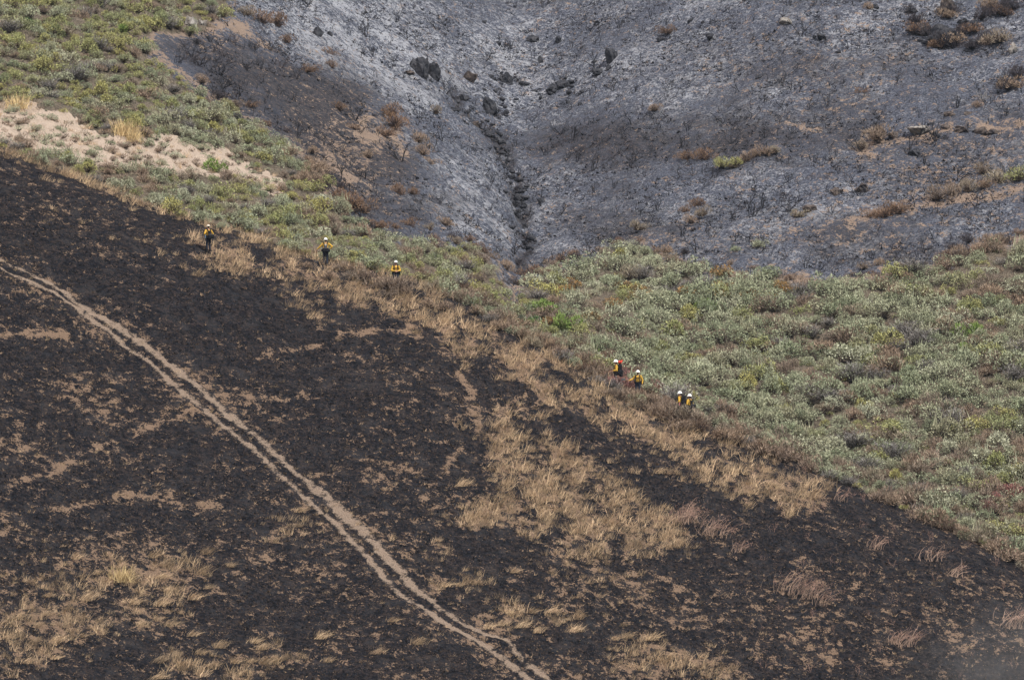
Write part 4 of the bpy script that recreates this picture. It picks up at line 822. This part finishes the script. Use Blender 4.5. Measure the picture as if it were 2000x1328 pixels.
def remesh(bm, voxel, name, smooth=2):
    me = bpy.data.meshes.new(name + '_raw'); bm.to_mesh(me); bm.free(); o = bpy.data.objects.new(name + '_raw', me); COL.objects.link(o)
    md = o.modifiers.new('r', 'REMESH'); md.mode = 'VOXEL'; md.voxel_size = voxel; md.use_smooth_shade = True
    sm = o.modifiers.new('s', 'SMOOTH'); sm.iterations = smooth; sm.factor = .5
    dc = o.modifiers.new('d', 'DECIMATE'); dc.ratio = .35
    dg = bpy.context.evaluated_depsgraph_get(); out = bpy.data.meshes.new_from_object(o.evaluated_get(dg)); out.name = name
    bpy.data.objects.remove(o); bpy.data.meshes.remove(me); return out
def hand(bm, wrist, d, palm_n, s):
    """palm and five bent fingers from the wrist along d; s = +1 thumb on the side of d x n"""
    w = Vector(wrist); d = Vector(d).normalized(); n = Vector(palm_n); n = (n - d * n.dot(d)).normalized(); t = d.cross(n) * s
    rot = Matrix((t, d, n)).transposed(); ell(bm, w + d * .05, (.042, .056, .018), rot)
    for k, (off, L) in enumerate(((.03, .072), (.011, .08), (-.009, .075), (-.028, .058))):
        b = w + d * .09 + t * off; m_ = b + d * L * .5 + n * .012; e = m_ + d * L * .3 + n * L * .38
        seg(bm, b, m_, .0105, .0095); seg(bm, m_, e, .0095, .008)
    b = w + d * .03 + t * .036; m_ = b + t * .022 + d * .03 + n * .012; e = m_ + d * .026 + n * .018
    seg(bm, b, m_, .0125, .011); seg(bm, m_, e, .011, .009)
def person(u, v, yaw, pose, label, height=1.8, helmet='helmet', headyaw=0, headtilt=0, beard=False):
    p = dict(eL=(.31, .03, 1.17), wL=(.3, -.08, .94), eR=(-.31, .03, 1.17), wR=(-.3, -.08, .94), kL=(.11, -.03, .5), aL=(.12, .02, .09), kR=(-.11, -.03, .5), aR=(-.12, .02, .09)); p.update(pose)
    bones = []                                 # (a, b, material index)
    bm = bmesh.new()
    def B(a, b, ra, rb, mi): seg(bm, a, b, ra, rb); bones.append((Vector(a), Vector(b), mi))
    # torso: loose shirt, tucked in
    ell(bm, (0, 0, 1.0), (.165, .12, .13)); ell(bm, (0, .0, 1.17), (.17, .125, .18)); ell(bm, (0, .005, 1.33), (.19, .13, .17)); ell(bm, (0, .0, 1.42), (.2, .1, .08))
    bones.append((Vector((0, 0, .93)), Vector((0, 0, 1.0)), 2)); bones.append((Vector((0, 0, 1.09)), Vector((0, 0, 1.42)), 1)); bones.append((Vector((-.15, 0, 1.42)), Vector((.15, 0, 1.42)), 1)); bones.append((Vector((-.1, 0, .95)), Vector((.1, 0, .95)), 2))
    B((0, .005, 1.45), (0, -.005, 1.55), .06, .055, 0); seg(bm, (0, .01, 1.47), (0, .005, 1.5), .075, .07)
    for s, L in ((1, 'L'), (-1, 'R')):
        sh = (s * .185, 0, 1.43); e, w, k, a = p['e' + L], p['w' + L], p['k' + L], p['a' + L]
        B(sh, e, .072, .056, 1); fw = Vector(e).lerp(Vector(w), .86); B(e, fw, .056, .046, 1); B(fw, w, .034, .03, 0)
        d = (Vector(w) - Vector(e)).normalized(); nrm = Vector(p.get('n' + L, (-s * .8, -.3, 0))); hand(bm, w, d, nrm, s); bones.append((Vector(w), Vector(w) + d * .16, 0))
        hp = (s * .095, 0, .94); B(hp, k, .1, .074, 2); lo = Vector(k).lerp(Vector(a), .8); B(k, lo, .074, .064, 2); B(lo, a, .062, .056, 3)
        fx = Vector(a); B(fx + Vector((0, .03, -.04)), fx + Vector((s * .03, -.16, -.045)), .048, .042, 3)
    # head
    hr = Euler((math.radians(headtilt), 0, math.radians(headyaw))).to_matrix(); hc = Vector((0, -.015, 1.655)); H = lambda q: hc + hr @ Vector(q)
    ell(bm, hc, (.078, .096, .118), hr); ell(bm, H((0, -.03, -.06)), (.055, .062, .055), hr)
    seg(bm, H((0, -.09, .02)), H((0, -.112, -.018)), .01, .016)                      # nose
    for s in (-1, 1): ell(bm, H((s * .08, .01, -.01)), (.012, .022, .034), hr); ell(bm, H((s * .03, -.082, .03)), (.018, .014, .01), hr)
    ell(bm, H((0, -.088, -.055)), (.026, .012, .009), hr); bones.append((H((0, 0, -.08)), H((0, 0, .06)), 0))
    me = remesh(bm, .0125, 'person_body')
    for k in ('skin', 'shirt', 'trousers', 'boot', 'hair'): me.materials.append(PM[k])
    n = len(me.polygons); C = np.empty(n * 3); me.polygons.foreach_get('center', C); C = C.reshape(-1, 3); best = np.full(n, 1e9); mi = np.zeros(n, np.int32)
    for a, b, m_ in bones:
        a_, d = np.array(a), np.array(b - a); t = np.clip(((C - a_) @ d) / max(1e-9, d @ d), 0, 1); ds = np.linalg.norm(C - a_ - t[:, None] * d, axis=1)
        if m_ == 0: ds = ds + .012
        k = ds < best; best[k] = ds[k]; mi[k] = m_
    inv = np.array(hr.transposed()); hl = (C - np.array(hc)) @ inv.T
    nr = (np.abs(hl).max(1) < .16) & (mi == 0)
    mi[nr & (hl[:, 1] > .015) & (hl[:, 2] > -.07) & (np.abs(hl[:, 0]) < .075)] = 4
    if beard: mi[nr & (hl[:, 1] < -.03) & (hl[:, 2] < -.045)] = 4
    mi[(C[:, 2] < 1.03) & (mi == 1) & (np.abs(C[:, 0]) < .19) & (np.abs(C[:, 1]) < .14)] = 2
    me.polygons.foreach_set('material_index', mi)
    root = bpy.data.objects.new('person', None); COL.objects.link(root); k = height / 1.8
    root.location = G(u, v) + Vector((0, 0, -.02)); root.rotation_euler = (0, 0, math.radians(yaw)); root.scale = (k, k, k)
    body = link('body', me, root)
    # eyes
    for s in (-1, 1):
        e = bmesh.new(); bmesh.ops.create_icosphere(e, subdivisions=1, radius=.011); em = bpy.data.meshes.new('eye'); e.to_mesh(em); e.free(); em.materials.append(PM['hair']); link('eye', em, root, H((s * .031, -.09, .012)))
    # helmet: ridged dome and a full brim
    hb = bmesh.new(); bmesh.ops.create_uvsphere(hb, u_segments=28, v_segments=16, radius=1)
    bmesh.ops.delete(hb, geom=[q for q in hb.verts if q.co.z < -.05], context='VERTS')
    for q in hb.verts:
        rid = .012 * math.exp(-(q.co.x / .12) ** 2) * max(0, q.co.z); q.co = Vector((q.co.x * .118, q.co.y * .142, q.co.z * .125 + rid))
    hm = bpy.data.meshes.new('helmet'); hb.to_mesh(hm); hb.free(); hm.materials.append(PM[helmet]); hm.polygons.foreach_set('use_smooth', np.ones(len(hm.polygons), bool))
    ho = link('helmet', hm, root, H((0, .005, .045))); ho.rotation_euler = hr.to_euler()
    sol = ho.modifiers.new('t', 'SOLIDIFY'); sol.thickness = .006
    bb = bmesh.new(); rings = []
    for (ra, zz) in ((1.0, .004), (1.22, -.012), (1.25, -.016), (1.22, -.02), (1.0, -.006)):
        rings.append([bb.verts.new((math.cos(t) * .117 * ra, math.sin(t) * .141 * ra * (1.06 if math.sin(t) < 0 else 1), zz)) for t in np.linspace(0, 2 * math.pi, 28, endpoint=False)])
    for i in range(5):
        for j in range(28): bb.faces.new((rings[i][j], rings[i][(j + 1) % 28], rings[(i + 1) % 5][(j + 1) % 28], rings[(i + 1) % 5][j]))
    bmh = bpy.data.meshes.new('brim'); bb.to_mesh(bmh); bb.free(); bmh.materials.append(PM[helmet]); link('brim', bmh, ho)
    cl = bmesh.new(); bmesh.ops.create_cone(cl, cap_ends=True, segments=24, radius1=1, radius2=.97, depth=1)       # trouser belt
    for q in cl.verts: q.co = Vector((q.co.x * .172, q.co.y * .128, q.co.z * .045 + 1.035))
    cm = bpy.data.meshes.new('belt'); cl.to_mesh(cm); cl.free(); cm.materials.append(PM['boot']); link('belt', cm, root)
    tag(root, label, 'person', 'firefighters on the near slope'); return root
def rbox(name, size, mat, parent, loc, bevel=.04, rot=(0, 0, 0), taper=1.0):
    bm = bmesh.new(); bmesh.ops.create_cube(bm, size=1)
    for q in bm.verts: k = taper if q.co.z > 0 else 1; q.co = Vector((q.co.x * size[0] * k, q.co.y * size[1] * k, q.co.z * size[2]))
    bmesh.ops.bevel(bm, geom=bm.edges[:], offset=min(bevel, min(size) * .45), segments=3, affect='EDGES', profile=.6)
    me = bpy.data.meshes.new(name); bm.to_mesh(me); bm.free(); me.materials.append(PM[mat]); me.polygons.foreach_set('use_smooth', np.ones(len(me.polygons), bool))
    o = link(name, me, parent, loc); o.rotation_euler = rot; return o
def strip(name, pts, w, th, mat, parent):
    bm = bmesh.new(); prev = None
    for i, (x, y, z) in enumerate(pts):
        a = Vector(pts[min(i + 1, len(pts) - 1)]) - Vector(pts[max(i - 1, 0)]); out = Vector((0, y, 0)) + Vector((0, 0, max(0, z - 1.35)) ) * 1.0; out = out.normalized() if out.length > 1e-4 else Vector((0, 0, 1)); sd_ = a.cross(out).normalized() * w / 2; o_ = out * th
        c = Vector((x, y, z)); ring = [bm.verts.new(c - sd_), bm.verts.new(c + sd_), bm.verts.new(c + sd_ + o_), bm.verts.new(c - sd_ + o_)]
        if prev:
            for k in range(4): bm.faces.new((prev[k], prev[(k + 1) % 4], ring[(k + 1) % 4], ring[k]))
        else: bm.faces.new(ring[::-1])
        prev = ring
    bm.faces.new(prev); me = bpy.data.meshes.new(name); bm.to_mesh(me); bm.free(); me.materials.append(PM[mat]); return link(name, me, parent)
def pack(pr, label, style='hip', side=0.0, ring=False, bottle=0, big=False):
    """web-gear pack worn on the back; stands as its own thing at the wearer's place"""
    r = bpy.data.objects.new('fire_pack', None); COL.objects.link(r); r.location = pr.location; r.rotation_euler = pr.rotation_euler; r.scale = pr.scale
    lo = rbox('pouch', (.40 if not big else .44, .2 if not big else .3, .26 if not big else .34), 'pack', r, (side, .235 if not big else .27, 1.02), .06)
    rbox('flap', (.36, .16, .05), 'grey', lo, (0, .015, .13), .02)
    if big:
        rbox('main_bag', (.36, .24, .42), 'pack', r, (0, .255, 1.34), .07, taper=.85); rbox('bedroll', (.46, .16, .15), 'pack', r, (.02, .32, .82), .07)
    else: rbox('back_panel', (.2, .07, .3), 'grey' if ring else 'pack', r, (0, .165, 1.27), .03)
    for s in (-1, 1):
        rbox('side_pouch', (.1, .14, .2), 'pack', r, (s * .225 + side * .3, .1, 1.0), .035)
        strip('shoulder_strap', [(s * .06, .165, 1.2), (s * .09, .15, 1.36), (s * .115, .1, 1.485), (s * .12, 0, 1.515), (s * .12, -.09, 1.46), (s * .125, -.145, 1.34), (s * .13, -.145, 1.2), (s * .15, -.135, 1.08)], .058, .016, 'pack', r)
    strip('chest_strap', [(-.125, -.15, 1.33), (0, -.155, 1.33), (.125, -.15, 1.33)], .03, .014, 'pack', r)
    bl = bmesh.new(); rr = [[bl.verts.new((math.cos(t) * .185 * k, math.sin(t) * .142 * k, zz)) for t in np.linspace(0, 6.2832, 28, endpoint=False)] for k, zz in ((1, 1.0), (1.06, 1.0), (1.06, 1.075), (1, 1.075))]
    for i in range(4):
        for j in range(28): bl.faces.new((rr[i][j], rr[i][(j + 1) % 28], rr[(i + 1) % 4][(j + 1) % 28], rr[(i + 1) % 4][j]))
    m = bpy.data.meshes.new('hip_belt'); bl.to_mesh(m); bl.free(); m.materials.append(PM['pack']); link('hip_belt', m, r)
    if ring:
        t = bmesh.new(); R1 = [[t.verts.new((math.cos(a) * q, yy, math.sin(a) * q)) for a in np.linspace(0, 6.2832, 20, endpoint=False)] for q, yy in ((.05, .0), (.05, .014), (.026, .014), (.026, 0))]
        for i in range(4):
            for j in range(20): t.faces.new((R1[i][j], R1[i][(j + 1) % 20], R1[(i + 1) % 4][(j + 1) % 20], R1[(i + 1) % 4][j]))
        m = bpy.data.meshes.new('emblem'); t.to_mesh(m); t.free(); m.materials.append(PM['ring']); link('emblem', m, r, (0, .2, 1.36))
    if bottle:
        b = bmesh.new(); bmesh.ops.create_cone(b, cap_ends=True, segments=16, radius1=.042, radius2=.042, depth=.17); bmesh.ops.create_cone(b, cap_ends=True, segments=16, radius1=.04, radius2=.018, depth=.05, matrix=Matrix.Translation((0, 0, .11)))
        m = bpy.data.meshes.new('water_bottle'); b.to_mesh(m); b.free(); m.materials.append(PM['bottle' if abs(bottle) == 1 else 'pinkm']); link('water_bottle', m, r, (.255 * (1 if bottle > 0 else -1), .06, 1.0))
    tag(r, label, 'backpack', 'fire packs'); return r

p1 = person(407, 490, 212, dict(eL=(.33, .08, 1.2), wL=(.17, -.2, 1.1), eR=(-.33, .06, 1.2), wR=(-.18, -.2, 1.1), nL=(0, -.3, -1), nR=(0, -.3, -1), aL=(.1, .02, .09), aR=(-.1, .04, .09), kR=(-.1, -.02, .5)), 'firefighter in yellow shirt and tan helmet standing back turned on the burnt slope', 1.74, 'tan', 10, 14)
pack(p1, 'black hip pack with blue bottle worn by the firefighter in the tan helmet', side=-.07, bottle=1)
p2 = person(636, 521, 182, dict(eL=(.36, .0, 1.24), wL=(.55, -.06, 1.06), nL=(0, 0, -1), eR=(-.43, .06, 1.25), wR=(-.25, .02, 1.07), nR=(1, 0, 0), kL=(.09, -.05, .5), aL=(.08, -.04, .1), kR=(-.1, -.02, .5), aR=(-.07, .1, .09)), 'firefighter in white helmet leaning on a hand tool, other hand on hip', 1.82, 'helmet', 0, 4)
pack(p2, 'black pack with round white emblem on the back of the firefighter with the hand tool', ring=True)
p3 = person(773, 562, 8, dict(eL=(.29, -.06, 1.17), wL=(.07, -.3, 1.13), eR=(-.29, -.06, 1.17), wR=(-.07, -.31, 1.12), nL=(0, 0, -1), nR=(0, 0, -1)), 'firefighter in white helmet facing out with hands together, waist deep in brush', 1.8, 'helmet', 0, -6)
pack(p3, 'black hip pack of the firefighter standing with hands together in the brush', side=.1)
p4 = person(1203, 757, 280, dict(eL=(.27, -.02, 1.17), wL=(.2, -.24, 1.12), eR=(-.27, -.02, 1.17), wR=(-.2, -.24, 1.12), nL=(0, 0, -1), nR=(0, 0, -1), kL=(.1, -.08, .5), aL=(.11, .0, .09), aR=(-.11, .12, .09)), 'firefighter in profile with a red bundle behind the white helmet, among red brush', 1.84, 'helmet', 0, 0)
pk4 = pack(p4, 'bulky black pack on the firefighter seen in profile among red brush', big=True)
p5 = person(1246, 776, -14, dict(eR=(-.36, -.06, 1.22), wR=(-.52, -.22, 1.16), nR=(0, 0, -1), eL=(.3, .04, 1.17), wL=(.29, -.04, .93)), 'bearded firefighter in white helmet facing out with one arm stretched sideways', 1.8, 'helmet', 0, 0, True)
pack(p5, 'black pack on the bearded firefighter with the outstretched arm', side=.13)
p6 = person(1328, 818, 250, dict(eL=(.29, .05, 1.17), wL=(.26, -.16, 1.05), eR=(-.29, .05, 1.17), wR=(-.26, -.16, 1.05), nL=(0, 0, -1), nR=(0, 0, -1)), 'firefighter in white helmet half hidden by crest brush with dark harness', 1.78, 'helmet', 20, 6)
pack(p6, 'black pack with pink bottle on the half hidden firefighter', big=True, bottle=2)
p7 = person(1347, 824, 232, dict(eL=(.31, .02, 1.17), wL=(.24, -.2, 1.03), eR=(-.31, .02, 1.17), wR=(-.24, -.2, 1.03), nL=(0, 0, -1), nR=(0, 0, -1)), 'firefighter in white helmet and bright yellow shirt, lowest of the pair in the brush', 1.8, 'helmet', 0, 0)
pack(p7, 'black pack low on the back of the lowest firefighter in bright yellow', side=-.05)

def hand_tool(pr, top, bottom, label):
    r = bpy.data.objects.new('hand_tool', None); COL.objects.link(r); r.location = pr.location; r.rotation_euler = pr.rotation_euler; r.scale = pr.scale
    a, b = Vector(top), Vector(bottom); bm = bmesh.new(); seg(bm, a, b, .025, .025); m = bpy.data.meshes.new('handle'); bm.to_mesh(m); bm.free(); m.materials.append(PM['wood']); link('handle', m, r)
    h = rbox('tool_head', (.24, .03, .14), 'steel', r, b, .01); tag(r, label, 'tool')
hand_tool(p2, (.6, -.09, 1.1), (.6, -.06, .27), 'long-handled hand tool planted beside the firefighter with hand on hip')
hand_tool(p5, (-.5, -.3, 1.1), (-.85, -.5, 1.22), 'hand tool held out sideways by the bearded firefighter')
def red_bundle():
    r = bpy.data.objects.new('red_bundle', None); COL.objects.link(r); r.location = p4.location; r.rotation_euler = p4.rotation_euler; r.scale = p4.scale
    bm = bmesh.new(); ell(bm, (0, .26, 1.66), (.13, .14, .12)); seg(bm, (0, .28, 1.68), (0, .42, 1.77), .09, .035); me = remesh(bm, .02, 'bundle_body'); me.materials.append(PM['red']); link('bundle_body', me, r)
    strip('tie_strap', [(-.12, .25, 1.6), (-.13, .27, 1.7), (0, .27, 1.785), (.13, .27, 1.7), (.12, .25, 1.6)], .03, .01, 'pack', r)
    tag(r, 'bright red bundle strapped on top of the bulky black pack', 'bundle')
red_bundle()

# ------------------------------------------------------------------ thin smoky air
def haze():
    bm = bmesh.new(); bmesh.ops.create_cube(bm, size=1)
    for q in bm.verts: q.co = Vector((q.co.x * 240, 230 + q.co.y * 640, 2 + q.co.z * 104))
    me = bpy.data.meshes.new('haze'); bm.to_mesh(me); bm.free(); m = bpy.data.materials.new('smoky_air'); m.use_nodes = True; n = m.node_tree.nodes; n.remove(n['Principled BSDF'])
    pv = n.new('ShaderNodeVolumePrincipled'); pv.inputs['Density'].default_value = .00004; pv.inputs['Color'].default_value = (.72, .84, 1.0, 1)
    m.node_tree.links.new(pv.outputs[0], n['Material Output'].inputs['Volume']); me.materials.append(m); tag(link('haze', me), 'thin bluish smoke haze filling the air over the slopes', 'haze', kind='stuff')
haze()

def smoke():
    # a thin drift of smoke lying on the slope: soft-edged density inside a closed shell
    g = G(1960, 1290); bm = bmesh.new(); bmesh.ops.create_uvsphere(bm, u_segments=32, v_segments=16, radius=1)
    me = bpy.data.meshes.new('smoke'); bm.to_mesh(me); bm.free(); m = bpy.data.materials.new('drifting_smoke'); m.use_nodes = True; n = m.node_tree.nodes; l = m.node_tree.links; n.remove(n['Principled BSDF'])
    pv = n.new('ShaderNodeVolumePrincipled'); pv.inputs['Color'].default_value = (.85, .83, .8, 1); t = NT(m)
    ln = n.new('ShaderNodeVectorMath'); ln.operation = 'LENGTH'; l.new(t.tc.outputs['Object'], ln.inputs[0])
    d = t.math('MULTIPLY', t.step(ln.outputs['Value'], 1.0, .1), t.step(t.noise(1.6, 3, .5), .3, .7)); d = t.math('MULTIPLY', d, .035)
    l.new(d, pv.inputs['Density']); l.new(pv.outputs[0], n['Material Output'].inputs['Volume']); me.materials.append(m)
    o = link('smoke', me, loc=g + Vector((1.0, -6.0, .5))); o.scale = (9.5, 5.0, 5.0); tag(o, 'thin pale smoke drifting over the foot of the burnt near slope', 'smoke', kind='stuff')
smoke()
